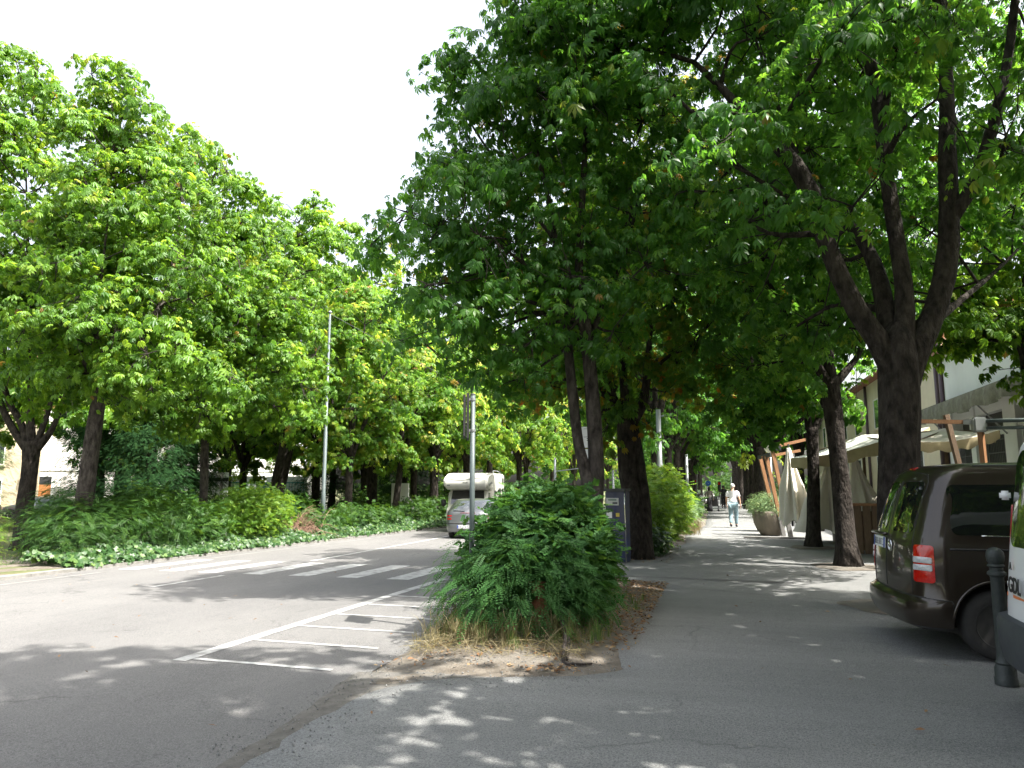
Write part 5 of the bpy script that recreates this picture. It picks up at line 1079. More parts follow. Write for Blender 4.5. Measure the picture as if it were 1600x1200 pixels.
# sign post in the front bush, its plates seen edge-on
q = D(737, 880, 8.75); e = empty('sign_post', (q.x, q.y, .02), 0, 'grey galvanised post in the front bush carrying a sign plate seen edge-on', 'sign post')
top = D(738, 620, 8.75).z; lean = (.0, 0)
MB().tube([(0, 0, 0), (0, 0, top)], .031, 18).build('post', M['pole_grey'], e, True)
MB().lathe([(.033, 0), (.035, .004), (.030, .016), (.01, .02)], (0, 0, top)).build('post_cap', M['dark_metal'], e, True)
va = math.atan2(q.x, q.y); ax = Vector((math.sin(va), math.cos(va), 0)); lf = Vector((-math.cos(va), math.sin(va), 0))
def edge_plate(z0, z1, dist, len_, th, m, nm):
    b = MB(); Mx = Matrix(((lf.x, ax.x, 0, 0), (lf.y, ax.y, 0, 0), (0, 0, 1, 0), (0, 0, 0, 1)))
    b.box(dist-th/2, dist+th/2, -len_/2, len_/2, z0, z1, Mx, .004); return b.build(nm, m, e)
zb = D(738, 689, 8.75).z-.0
pl = edge_plate(zb, top-.0, .060, .44, .030, M['ink'], 'sign_plate'); edge_plate(zb+.02, top-.02, .100, .44, .030, M['ink'], 'sign_face')
for z in (zb+.09, top-.07): MB().lathe([(.031, 0), (.037, .002), (.037, .03), (.031, .032)], (0, 0, z), 18).build('clamp', M['galv'], e); edge_plate(z, z+.03, .042, .07, .03, M['galv'], 'clamp')
# parking meter
mt = empty('parking_meter', (-2.12, 16.05, .02), R(-14), 'dark blue parking ticket machine beside the thick trunk', 'parking meter')
b = MB(); b.box(-.20, .26, -.14, .16, 0, 1.50, None, .02); b.build('cabinet', M['navy'], mt)
b = MB(); b.box(-.24, .29, -.19, .18, 1.50, 1.56, None, .02); b.build('cap', M['dark_metal'], mt)
b = MB(); b.tube([(.265, -.15, .0), (.265, -.15, .9), (.255, -.15, 1.2), (.255, -.15, 1.5)], .013, 8); b.build('edge_trim', M['chrome'], mt, True)
b = MB(); b.box(-.17, .12, -.150, -.138, 1.20, 1.36, None, .004); sc_ = b.build('screen_panel', M['clear_lens'], mt); b = MB(); b.box(-.12, .07, -.154, -.149, 1.30, 1.34); b.build('screen', M['lcd'], sc_); b = MB(); b.box(-.02, .09, -.154, -.149, 1.23, 1.27); b.build('keypad', M['dark_metal'], sc_)
b = MB(); b.box(-.17, -.04, -.147, -.139, .93, 1.12); b.build('notice', M['white'], mt)
b = MB(); b.box(.05, .13, -.147, -.139, .96, 1.04); b.build('label', M['yellow'], mt)
b = MB(); b.box(-.08, .08, -.149, -.139, .68, .74); b.build('slot', M['galv'], mt)
b = MB(); b.tube([(-.14, -.138, .40), (-.14, -.155, .40)], .085, 20); b.build('red_disc', M['red'], mt)
b = MB(); b.box(-.19, .0, -.155, -.139, .08, .62, None, .01); b.build('door_panel', M['dark_metal'], mt)
# white parking sign on its post behind the twin trunk
q = D(937, 760, 15.5); ps = empty('parking_sign', (q.x-.10, q.y, .02), R(-9), 'white two-panel parking notice half hidden behind the twin trunk', 'sign')
MB().tube([(.02, 0, 0), (.02, 0, 2.95)], .028, 12).build('post', M['galv'], ps, True)
def sgn(z0, z1, rows, pic):
    b = MB(); b.box(-.27, .17, -.05, -.038, z0, z1, None, .003); s = b.build('sign_panel', M['plate'], ps); t = MB()
    for (x0, x1, za, zb_) in rows: t.box(x0, x1, -.054, -.049, z1-zb_, z1-za)
    if pic: t.add([(-.12, -.053, z1-.08), (.02, -.053, z1-.08), (.02, -.053, z1-.15), (-.03, -.053, z1-.19), (-.12, -.053, z1-.14)], [(0, 1, 2, 3, 4)]); t.tube([(-.22, -.052, z1-.045), (.06, -.052, z1-.045), (.08, -.052, z1-.12), (.05, -.052, z1-.22), (-.22, -.052, z1-.22)], .004, 4)
    t.build('sign_mark', M['ink'], s)
sgn(2.43, 2.88, [(-.15, .10, .245, .262), (-.15, .10, .285, .302), (-.05, -.02, .35, .37), (-.05, .0, .39, .41)], True)
sgn(1.92, 2.40, [(-.10, -.06, .03, .05), (-.10, .03, .07, .09), (-.04, .1, .15, .17), (-.04, .1, .23, .25), (-.04, .1, .31, .33), (-.2, .15, .43, .435)], False)
# tall lamp pole of the left border, with guy wire
lp = empty('lamp_pole', (-14.0, 24.2, gh(-14, 24)), 0, 'tall slender grey lamp pole in the left hedge, wire at its top', 'lamp pole')
MB().tube([(0, 0, 0), (0, 0, 1.6), (0, 0, 1.62), (0, 0, 3.9), (0, 0, 3.92), (0, 0, 8.5)], [.085, .083, .072, .07, .055, .04], 16).build('pole', M['pole_grey'], lp, True)
MB().tube([(0, 0, 8.42), (2.2, 6, 6.9)], .012, 5).build('guy_wire', M['dark_metal'], lp)
MB().lathe([(.055, 0), (.07, .01), (.07, .05), (.03, .09)], (0, 0, 8.45)).build('pole_cap', M['galv'], lp, True)
# grey poles beyond the bright shrub
def pole(px, ptop, d, r, label, group=None, base=None, head=True):
    a = D(px, 700, d); z0 = gh(a.x, a.y) if a.x < -2.4 else .02; t = D(px, ptop, d).z-z0
    e = empty('utility_pole', (a.x, a.y, z0), 0, label, 'pole', group)
    MB().tube([(0, 0, 0), (0, 0, t*.55), (0, 0, t*.56), (0, 0, t)], [r*1.15, r*1.1, r, r*.9], 14).build('pole', M['galv'], e, True)
    if head: MB().tube([(r*.9, 0, t-.25), (r+.10, 0, t-.22)], .03, 8).build('bracket', M['galv'], e)
    return e
pole(1030, 640, 25.5, .095, 'thick pale grey pole rising behind the bright yellow-green shrub')
pole(1072, 710, 33.5, .07, 'short pale pole just right of the bright shrub top')
pole(1140, 745, 62, .06, 'thin distant pole above the two far pedestrians', head=False)
pole(957, 735, 30, .05, 'thin pole left of the thick trunk, behind the meter', head=False)
pole(678, 715, 62, .06, 'thin far pole left of the camper', head=False)
e = pole(867, 715, 32, .06, 'thin pole with a horizontal arm left of the twin trunk', head=False); MB().tube([(0, 0, 2.6), (1.3, 0, 2.75)], .022, 6).build('arm', M['galv'], e)
# little round road signs and traffic lights far down the pavement
def round_sign(px, py, d, r, m, label, nm='road_sign'):
    a = D(px, py, d); e = empty(nm, (a.x, a.y, .02), R(-12), label, 'sign'); MB().tube([(0, .04, 0), (0, .04, a.z+r*.5)], .03, 8).build('post', M['galv'], e)
    MB().tube([(0, -.015, a.z-.02), (0, .015, a.z-.02)], r, 24).build('disc', m, e); return e, a.z
e, z = round_sign(1106.5, 755, 55, .20, M['blue'], 'round blue road sign with a white plate, above the woman in black')
b = MB(); b.bar((-.09, -.02, z+.02), (.07, -.02, z-.06), .03, .01); b.build('arrow', M['white'], e); b = MB(); b.box(-.13, .07, -.02, .0, z-.55, z-.28); b.build('white_plate', M['white'], e)
for px, py, lb in ((1086, 752, 'traffic light showing red, left of the blue sign'), (1124, 756, 'traffic light showing red, right of the blue sign')):
    a = D(px, py, 66); e = empty('traffic_light', (a.x, a.y, .02), R(-12), lb, 'traffic light')
    MB().tube([(0, .1, 0), (0, .1, a.z+.2)], .05, 8).build('post', M['dark_metal'], e); b = MB(); b.box(-.14, .14, -.1, .1, a.z-.72, a.z+.2, None, .03); hs = b.build('housing', M['black'], e)
    MB().tube([(0, -.12, a.z), (0, -.09, a.z)], .11, 16).build('red_lamp', M['red_lens'], hs)
    for k in (1, 2): MB().tube([(0, -.12, a.z-.26*k), (0, -.09, a.z-.26*k)], .10, 16).build('dark_lamp', M['ink'], hs)
# white board with grey printed blobs among the left trees
q = D(625, 790, 37.5); wbd = empty('notice_board', (q.x, q.y, gh(q.x, q.y)), R(-22), 'white display board with a torn grey print, behind the left hedge', 'board')
b = MB(); b.box(-.62, .62, -.03, .03, .55, 2.15, None, .01); b.build('board', M['wall_bright'], wbd)
b = MB(); b.box(-.62, -.40, -.036, -.031, .55, 2.15); b.build('pale_print', M['clear_lens'], wbd)
b = MB(); b.add([(-.25+.25*math.cos(a)*(1+.2*math.sin(3*a))*.55, -.036, 1.6+.13*math.sin(a)) for a in np.linspace(0, 6.0, 12)], [tuple(range(12))]); b.add([(-.3, -.036, 1.28), (.0, -.036, 1.24), (.15, -.036, 1.2), (-.02, -.036, 1.1), (-.14, -.036, 1.02), (-.16, -.036, 1.12)], [tuple(range(6))])
b.build('grey_print', M['stone_dark'], wbd)
bmx = bmesh.new(); bmesh.ops.create_icosphere(bmx, subdivisions=3, radius=1)
for v in bmx.verts: v.co *= 1+.12*math.sin(3*v.co.x+2*v.co.z)+.08*math.sin(5*v.co.y); v.co = Vector((v.co.x*.28, v.co.y*.25, v.co.z*.42))
me = bpy.data.meshes.new('boulder'); bmx.to_mesh(me); bmx.free(); q = D(637, 795, 36.2)
o = tag(link('boulder', me, M['stone_dark'], None, True), 'dark rounded boulder in front of the white board', 'boulder'); o.location = (q.x, q.y, gh(q.x, q.y)+.98)
MB().box(-.3, .3, -.25, .25, -1., -.3, None, .03).build('plinth', M['stone_dark'], o)
# no-entry style discs and white gate deep in the park
q = D(345, 760, 43); e = empty('road_sign', (q.x, q.y, gh(q.x, q.y)), R(-38), 'two dark round sign backs on one post, far behind the hedge', 'sign')
MB().tube([(0, .05, 0), (0, .05, 2.9)], .035, 8).build('post', M['galv'], e)
for z in (2.65, 2.0): MB().tube([(0, 0, z), (0, .03, z)], .30, 24).build('disc', M['dark_metal'], e)
# ------------------------------------------------------------------ cafe terrace on the right
def rod(mb, a, b, r=.02, n=8): mb.tube([a, b], r, n)
# near pair of cantilever parasols with grey metal joint: frame
def PDv(px, py, d): return D(px, py, d)
fr = empty('wooden_gantry', (5.6, 13.6, .02), 0, 'wooden parasol frame with a grey metal joint, over the brown van roof', 'parasol frame'); O = Vector((5.6, 13.6, .02))
J = PDv(1531, 662, 13.5); Lp = PDv(1378, 657.5, 14.2); Rp = PDv(1640, 655, 12.6)
b = MB(); b.bar(Lp-O, PDv(1512, 659.5, 13.6)-O, .055, .075); b.build('beam', M['wood'], fr)
b = MB(); b.bar(J-O, Vector((J.x+.02, J.y-.02, .0))-Vector((O.x, O.y, 0)), .085, .085); b.build('mast', M['wood'], fr)
a1, a2 = PDv(1478, 648, 13.9), PDv(1503, 745, 13.9); dv = (a2-a1).normalized(); b = MB(); b.bar(a1-O, a1+dv*((a1.z-.0)/-dv.z)-O, .085, .085); b.build('brace', M['wood_old'], fr)
b = MB(); b.box(-.13, .10, -.10, .10, -.16, .12, Matrix.Translation(J-O), .03); b.bar(PDv(1505, 659.5, 13.6)-O, PDv(1526, 660, 13.5)-O, .07, .085); b.build('joint', M['galv'], fr)
b = MB(); rod(b, PDv(1536, 658, 13.45)-O, Rp-O, .035, 12); rod(b, PDv(1536, 669, 13.45)-O, Rp+Vector((0, 0, -.14))-O, .03, 12); b.build('steel_arm', M['pole_grey'], fr, True)
# open canopies: rectangular canvas with hanging valance
def canopy(name, corners, drop, label, top_m, hub=.35, frame=True):
    """corners: 4 world points in order; canvas rises to a hub in the middle"""
    c = sum(corners, Vector())/4; e = empty(name, (c.x, c.y, .02), 0, label, 'parasol'); O = Vector((c.x, c.y, .02)); n = 8; V = []; f = []
    P = [p-O for p in corners]; hb = c-O+Vector((0, 0, hub)); idx = {}
    for s in range(4):
        a, d = P[s], P[(s+1) % 4]; base = len(V)
        for i in range(n+1):
            for j in range(n+1):
                t = j/n; ed = a.lerp(d, t); sag = -.10*math.sin(math.pi*t)*(1-i/n); p = ed.lerp(hb, i/n)+Vector((0, 0, sag-.05*math.sin(math.pi*i/n))); V.append(p)
        for i in range(n):
            for j in range(n): k = base+i*(n+1)+j; f.append((k, k+1, k+n+2, k+n+1))
    mb = MB(); mb.add(V, f); cv = mb.build('canvas', top_m, e, True)
    mb = MB()
    for s in range(4):
        a, d = P[s], P[(s+1) % 4]; out = ((a+d)/2-(c-O)); out.z = 0; out.normalize(); m = 24
        vs = []
        for j in range(m+1):
            t = j/m; p = a.lerp(d, t)+Vector((0, 0, -.10*math.sin(math.pi*t))); w2 = .025*math.sin(j*1.9)
            vs += [p+out*.012, p+out*(.02+w2*.6)+Vector((0, 0, -drop*.55)), p+out*(.0+w2)+Vector((0, 0, -drop+.03*math.sin(j*1.1)))]
        mb.add(vs, [(3*j, 3*j+3, 3*j+4, 3*j+1) for j in range(m)]+[(3*j+1, 3*j+4, 3*j+5, 3*j+2) for j in range(m)])
    mb.build('valance', M['valance'], e, True)
    if frame:
        fb = MB()
        for p in P: rod(fb, hb-Vector((0, 0, .05)), p-Vector((0, 0, .03)), .018)
        rod(fb, hb-Vector((0, 0, .05)), Vector((hb.x, hb.y, 0)), .04, 12); fb.build('frame', M['wood_old'], e)
    return e
def at(px, py, d): return D(px, py, d)
canopy('parasol', [at(1236, 716, 21.0), at(1388, 686, 17.6), at(1452, 667, 19.5), at(1330, 688, 22.5)], .30, 'open grey-green parasol with a tan valance, behind the flaking trunk', M['canvas_grey'], .18)
canopy('parasol', [at(1425, 690, 15.2), at(1561, 672, 15.0), at(1520, 672, 18.6), at(1405, 676, 18.6)], .20, 'open cream parasol behind the steel-jointed frame', M['canvas'], .12)
# closed parasols
def closed(px, pt, pb, d, r, label, seed, tilt=0.):
    t, bq = at(px, pt, d), at(px, pb, d); e = empty('closed_parasol', (t.x, t.y, .02), 0, label, 'parasol', None); H_ = t.z-bq.z; z1 = t.z-.02; z0 = bq.z
    n = 60; m = 14; V = []; rnd = random.Random(seed); ph = [rnd.uniform(0, 6.28) for _ in range(4)]
    for i in range(m+1):
        u = i/m; z = z1-(z1-z0)*u; rr = r*(.12+.88*u**.9)*(1-.08*math.sin(u*9))
        for k in range(n):
            a = 2*math.pi*k/n; fo = 1+.30*math.sin(8*a+ph[0]+1.2*u)*min(1, u*2)+.13*math.sin(13*a+ph[1]-2*u); zz = z+(.10*math.sin(5*a+ph[2]) if i == m else 0)
            V.append((rr*fo*math.cos(a)+tilt*u, rr*fo*math.sin(a), zz))
    f = [(i*n+k, (i+1)*n+k, (i+1)*n+(k+1) % n, i*n+(k+1) % n) for i in range(m) for k in range(n)]+[tuple(range(n))]
    b = MB(); b.add(V, f); b.build('canvas', M['canvas'], e, True)
    b = MB(); rod(b, (0, 0, z0-.1), (0, 0, z1+.12), .03, 10); b.build('mast', M['dark_metal'], e)
    return e
closed(1232, 700, 818, 22.4, .42, 'folded cream parasol hanging from the leaning wooden frame', 1, .12)
closed(1297, 722, 828, 21.3, .85, 'wide folded white parasol behind the slim forked trunk', 2)
closed(1335, 715, 838, 19.6, .42, 'folded white parasol between the two right-hand trunks and the wooden counter', 3, .25)
# leaning wooden frame that carries the folded parasol
lf_ = empty('wooden_gantry', (2.2, 24.6, .02), 0, 'leaning orange-wood parasol frame beside the stone planters', 'parasol frame'); O = Vector((2.2, 24.6, .02)); dF = 23.3
b = MB()
for i, (x0, y0, x1, y1, dd) in enumerate([(1236, 840, 1206, 700, 0), (1222, 825, 1197, 712, 1.0), (1212, 815, 1188, 716, 1.8)]):
    A, B_ = at(x0, y0, dF+dd), at(x1, y1, dF+dd); A = A+(A-B_).normalized()*max(0, (A.z-.03)/max(.01, (B_.z-A.z))*(A-B_).length)
    K = A.lerp(B_, .24); b = MB(); b.bar(K-O, B_-O, .09, .11); b.build('leaning_post', M['wood'], lf_); b = MB(); b.bar(A-O, K-O, .10, .12); b.build('post_shoe', M['wood_grey'], lf_)
for (x0, y0, x1, y1, dd) in ((1206, 699, 1258, 687, 0), (1190, 715, 1250, 704, 1.2)):
    b = MB(); b.bar(at(x0, y0, dF+dd)-O, at(x1, y1, dF+dd)-O, .09, .09); b.build('beam', M['wood'], lf_)
b = MB(); b.box(-.09, .28, -.07, .07, -.09, .09, Matrix.Translation(at(1206, 700, dF)-O), .02); b.build('bracket', M['dark_metal'], lf_); b = MB(); b.bar(at(1186, 715, dF+1.6)-O, at(1206, 710, dF+.6)-O, .10, .12); b.build('bracket', M['dark_metal'], lf_)
b = MB(); b.box(-1.4, .4, -.1, .1, 0, .05, Matrix.Translation((0, 0, 0)), .01); b.build('base_rail', M['wood_grey'], lf_)
# globe lamp
q = at(1203, 699, 26.5); e = empty('globe_lamp', (q.x, q.y, .02), 0, 'opal globe lamp on a slim white post beside the leaning frame', 'lamp')
MB().tube([(0, 0, 0), (0, 0, q.z-.2)], .04, 10).build('post', M['galv'], e, True); bmx = bmesh.new(); bmesh.ops.create_uvsphere(bmx, u_segments=28, v_segments=18, radius=.21); me = bpy.data.meshes.new('globe'); bmx.to_mesh(me); bmx.free()
g = link('globe', me, M['opal'], e, True); g.location = (0, 0, q.z-.02)
# planters
def planter(x, y, s, label, m, seed):
    e = empty('stone_planter', (x, y, .02), 0, label, 'planter')
    MB().lathe([(.30*s, 0), (.34*s, .03*s), (.46*s, .30*s), (.50*s, .55*s), (.49*s, .74*s), (.46*s, .80*s), (.43*s, .78*s), (.42*s, .66*s)], (0, 0, 0), 32, .01).build('pot', M['pot'], e, True)
    MB().lathe([(.43*s, 0), (.1, .03)], (0, 0, .66*s)).build('soil', M['soil'], e)
    sh = shrub('juniper', (x, y, .02), [(x-.05, y, 1.0*s, .52, .52, .34), (x+.3, y-.1, .88*s, .36, .4, .3), (x-.3, y+.1, .95*s, .35, .4, .3), (x+.45, y-.2, .65*s, .18, .22, .28), (x, y, 1.2*s, .3, .3, .22)], 240, 9, .15, T_NEED, m, seed, ('spreading grey-green juniper in the nearer stone planter' if seed == 101 else 'yellow-green juniper in the farther stone planter'), stems=10, spr=.08, cat='plant')
    return e
planter(1.72, 26.2, 1.0, 'weathered round stone planter nearest the viewer, beside the leaning frame', 'juniper', 101)
planter(1.75, 28.6, 1.0, 'second stone planter, mostly hidden behind the nearer one', 'juniper', 102)
# slatted wooden counter behind the van
ct = empty('wooden_counter', (3.95, 19.75, .02), R(-4), 'chest-high plank counter of dark wood behind the brown van', 'counter')
b = MB(); b.box(-.85, 1.2, -.42, .42, 1.14, 1.20, None, .01); b.build('counter_top', M['wood'], ct)
for x0 in (-.72, -.52, -.32, .55, .75, .95): b = MB(); b.box(x0, x0+.17, -.33, -.29, 0, 1.14, None, .006); b.build('plank', M['wood_old'], ct)
for z in (.08, .62): b = MB(); b.box(-.72, 1.12, -.29, -.24, z, z+.12, None, .006); b.build('rail', M['wood_old'], ct)
for x0 in (-.72, 1.03): b = MB(); b.box(x0, x0+.09, .2, .29, 0, 1.14); b.build('leg', M['wood_old'], ct)
b = MB(); b.box(-.7, 1.1, .22, .26, .1, 1.0); b.build('back_panel', M['wood_old'], ct)
# low dark wooden benches/planks behind
e = empty('bench', (4.1, 24.0, .02), R(10), 'low grey bench under the folded white parasols', 'bench'); b = MB(); b.box(-.9, .9, -.2, .2, .38, .44, None, .01); b.build('seat', M['wood_grey'], e)
for s in (-1, 1): b = MB(); b.box(s*.7-.05, s*.7+.05, -.17, .17, 0, .38); b.build('leg', M['dark_metal'], e)
# ------------------------------------------------------------------ buildings
def window(parent, x, y0, y1, z0, z1, sill=True, bars=True, face=-1, rec=.0):
    """window on a wall facing -x (street side) of the local frame, plane at x"""
    f = MB(); t = .06
    for a, b_, c, d in ((y0-t, y0, z0-t, z1+t), (y1, y1+t, z0-t, z1+t), (y0, y1, z1, z1+t), (y0, y1, z0-t, z0)): f.box(x-.03, x+.05, a, b_, c, d)
    w_ = f.build('window', M['wall_bright'], parent)
    g = MB(); g.box(x-.008, x+.03, y0, y1, z0, z1); g.build('pane', M['win'], w_)
    if bars:
        g = MB()
        for k in range(int((y1-y0)/.12)): g.box(x-.026, x-.012, y0+.12*(k+.5), y0+.12*(k+.5)+.018, z0, z1)
        for k in (1, 2): g.box(x-.028, x-.014, y0, y1, z0+(z1-z0)*k/3, z0+(z1-z0)*k/3+.02)
        g.build('grille', M['shutter'], w_)
    if sill: g = MB(); g.box(x-.14, x+.04, y0-.12, y1+.12, z0-t-.08, z0-t-.002); g.build('sill', M['wall_cream'], w_)
    return w_
BX = 8.0
far_b = empty('cream_building', (BX, 30, 0), 0, 'long cream rendered building behind the terrace, plum downpipes', 'building')
b = MB(); b.box(0, 9, -1.2, 34, -.1, 7.0); b.build('wall', M['wall_cream'], far_b)
b = MB(); b.box(-.45, 9.4, -1.3, 34.3, 7.003, 7.15); b.add([(-.45, -1.3, 7.153), (9.4, -1.3, 7.153), (9.4, 34.3, 7.153), (-.45, 34.3, 7.153), (4.5, -1.3, 9.2), (4.5, 34.3, 9.2)], [(0, 4, 5, 3), (1, 2, 5, 4), (0, 1, 4), (3, 5, 2), (0, 3, 2, 1)]); b.build('roof', M['roof'], far_b)
for y in (-.6, 12.3, 22): MB().tube([(-.09, y, 0), (-.09, y, 6.98)], .07, 10).build('downpipe', M['gutter'], far_b, True)
for y in (2.2, 6.2, 9.6, 15, 19, 24, 28): window(far_b, -.003, y, y+1.1, 1.75, 3.15); window(far_b, -.003, y, y+1.1, 4.6, 6.0, bars=False)
near_b = empty('white_building', (BX-.02, 18, 0), 0, 'white rendered building with shop openings at the right edge', 'building')
b = MB()
b.box(0, 9, -8, 10.75, 4.32, 6.25)            # upper wall
for a, c in ((-8, -4.2), (-1.1, -.4), (1.9, 2.75), (4.75, 5.65), (8.05, 8.5), (10.3, 10.75)): b.box(0, .35, a, c, -.1, 4.32)

for a, c in ((-4.2, -1.1), (-.4, 1.9), (2.75, 4.75), (5.65, 8.05), (8.5, 10.3)): b.box(.05, .3, a, c, 3.85, 4.319)
b.build('wall', M['wall_white'], near_b)
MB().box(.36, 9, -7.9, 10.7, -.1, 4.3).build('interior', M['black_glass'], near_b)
b = MB(); b.box(-.3, 9.2, -8.1, 10.8, 6.253, 6.4); b.build('roof', M['roof'], near_b)
for a, c in ((-4.2, -1.1), (-.4, 1.9), (2.75, 4.75), (5.65, 8.05), (8.5, 10.3)):
    f = MB(); f.box(.12, .22, a, c, 3.15, 3.3); f.box(.12, .22, a, c, 0, .9); f.box(.05, .3, a, c, 3.301, 3.36); f.box(.12, .22, a, a+.07, .902, 3.148); f.box(.12, .22, c-.07, c, .902, 3.148); w_ = f.build('shop_window', M['wall_white'], near_b)
    g = MB()
    for k in range(int((c-a)/.13)): g.box(.14, .16, a+.13*k+.05, a+.13*k+.075, .9, 3.15)
    for k in range(6): g.box(.137, .158, a, c, 1.1+.38*k, 1.125+.38*k)
    g.build('grille', M['shutter'], w_)
MB().tube([(-.06, 10.86, 0), (-.06, 10.86, 6.9)], .08, 10).build('downpipe', M['gutter'], near_b, True)
aw = empty('awning', (BX-.02, 18, 0), 0, 'dirty grey folded awning with mossy valance under the white wall', 'awning')
b = MB(); b.add([(-.02, -4, 4.42), (-.95, -4, 4.30), (-.95, 10.6, 4.30), (-.02, 10.6, 4.42), (-.02, -4, 4.39), (-.95, -4, 4.27), (-.95, 10.6, 4.27), (-.02, 10.6, 4.39)], [(0, 1, 2, 3), (7, 6, 5, 4), (0, 4, 5, 1), (2, 6, 7, 3), (1, 5, 6, 2)]); b.build('canvas', M['ink'], aw)
b = MB(); V = []; n = 90
for j in range(n+1):
    y = -4+14.6*j/n; w2 = .03*math.sin(j*.9)+.02*math.sin(j*2.3); V += [(-.96, y, 4.29), (-.99+w2, y, 4.05), (-.97+w2*1.5, y, 3.80+.05*math.sin(j*.5))]
b.add(V, [(3*j, 3*j+3, 3*j+4, 3*j+1) for j in range(n)]+[(3*j+1, 3*j+4, 3*j+5, 3*j+2) for j in range(n)]); b.build('valance', M['old_awning'], aw, True)
for y in (-3.5, 1, 5.5, 10.2): b = MB(); rod(b, (-.9, y, 4.25), (-.05, y-.25, 3.1), .025); b.build('arm', M['galv'], aw)
# white building and ochre building seen under the trees on the left
q = D(190, 780, 56); lb = empty('white_house', (q.x, q.y, gh(q.x, q.y)-.05), R(90+38), 'bright white house with an orange wooden door, far left behind the trees', 'building')
b = MB(); b.box(0, 10, -16, 17, 0, 9); b.build('wall', M['wall_bright'], lb)
b = MB(); b.box(-.4, 10.4, -16.4, 17.4, 9.003, 9.3); b.build('roof', M['roof'], lb); b = MB(); b.box(-.06, -.003, -16, 17, 3.35, 3.47); b.box(-.05, -.003, -16, 17, 0, .5); b.build('string_course', M['wall_white'], lb)
b = MB(); b.box(-.05, -.003, 4.55, 5.95, .05, 3.0); dr_ = b.build('door_frame', M['wall_white'], lb); b = MB(); b.box(-.08, -.052, 4.7, 5.8, .05, 2.3); b.build('door', M['door_wood'], dr_); b = MB(); b.box(-.08, -.052, 4.7, 5.8, 2.33, 2.9); b.build('fanlight', M['win'], dr_)
MB().tube([(-.07, 6.9, 0), (-.07, 6.9, 9)], .06, 8).build('downpipe', M['gutter'], lb)
for y in (8.2, 11, 13.6, 1.2, -1.6, -4.6, -7.5, -11): window(lb, -.003, y, y+1.0, 1.3, 2.9, bars=False); window(lb, -.003, y, y+1.0, 4.8, 6.5, bars=False)
q = D(-30, 790, 44); ob = empty('ochre_building', (q.x, q.y, gh(q.x, q.y)-.05), R(90+44), 'ochre building at the far left edge, tall shuttered windows', 'building')
b = MB(); b.box(0, 8, -2.2, 14, 0, 10); b.build('wall', M['wall_yellow'], ob); b = MB(); b.box(-.3, 8.3, -2.5, 14.3, 10.003, 10.3); b.build('roof', M['roof'], ob)
for y in (-.9, 1.8, 4.6): window(ob, -.003, y, y+.9, 3.4, 5.2, bars=False); window(ob, -.003, y, y+.9, .9, 2.4, bars=False)
# pale wall with a white gate and a teal fence with banners, behind the hedge
q = D(330, 790, 50); gw = empty('garden_wall', (q.x, q.y, gh(q.x, q.y)-.05), R(90+33), 'pale garden wall and gate pillars behind the slim trunk', 'wall')
b = MB(); b.box(0, .3, -1.0, 3.6, 0, 3.1); b.build('wall', M['wall_white'], gw)
b = MB()
for k in range(10): b.box(-.05, -.01, -.6+.18*k, -.53+.18*k, .1, 2.3)
b.build('gate', M['wall_bright'], gw); b = MB(); b.box(-.04, -.003, -1.0, 1.6, 2.5, 2.75); b.build('dark_band', M['ink'], gw); b = MB(); b.box(-.06, -.042, .2, .5, 2.55, 2.7); b.build('notice', M['white'], gw)
q = D(405, 790, 52); tf = empty('teal_fence', (q.x, q.y, gh(q.x, q.y)-.05), R(90+29), 'teal railing fence with a blue banner, left of the massive trunk', 'fence')
b = MB()
for k in range(34): b.box(-.03, .03, -3+.2*k, -2.96+.2*k, 0, 2.5)
for z in (.1, 2.4): b.box(-.035, .035, -3, 3.8, z, z+.08)
b.build('railing', M['teal'], tf); b = MB(); b.box(-.06, -.04, -.9, -.2, 1.5, 2.4); b.build('banner', M['blue'], tf); b = MB(); b.box(-.06, -.04, -1.0, -.3, .9, 1.45); b.build('banner', M['red'], tf)
b = MB(); b.box(.3, .6, -3.2, 4, 0, 2.9); b.build('back_wall', M['wall_white'], tf)
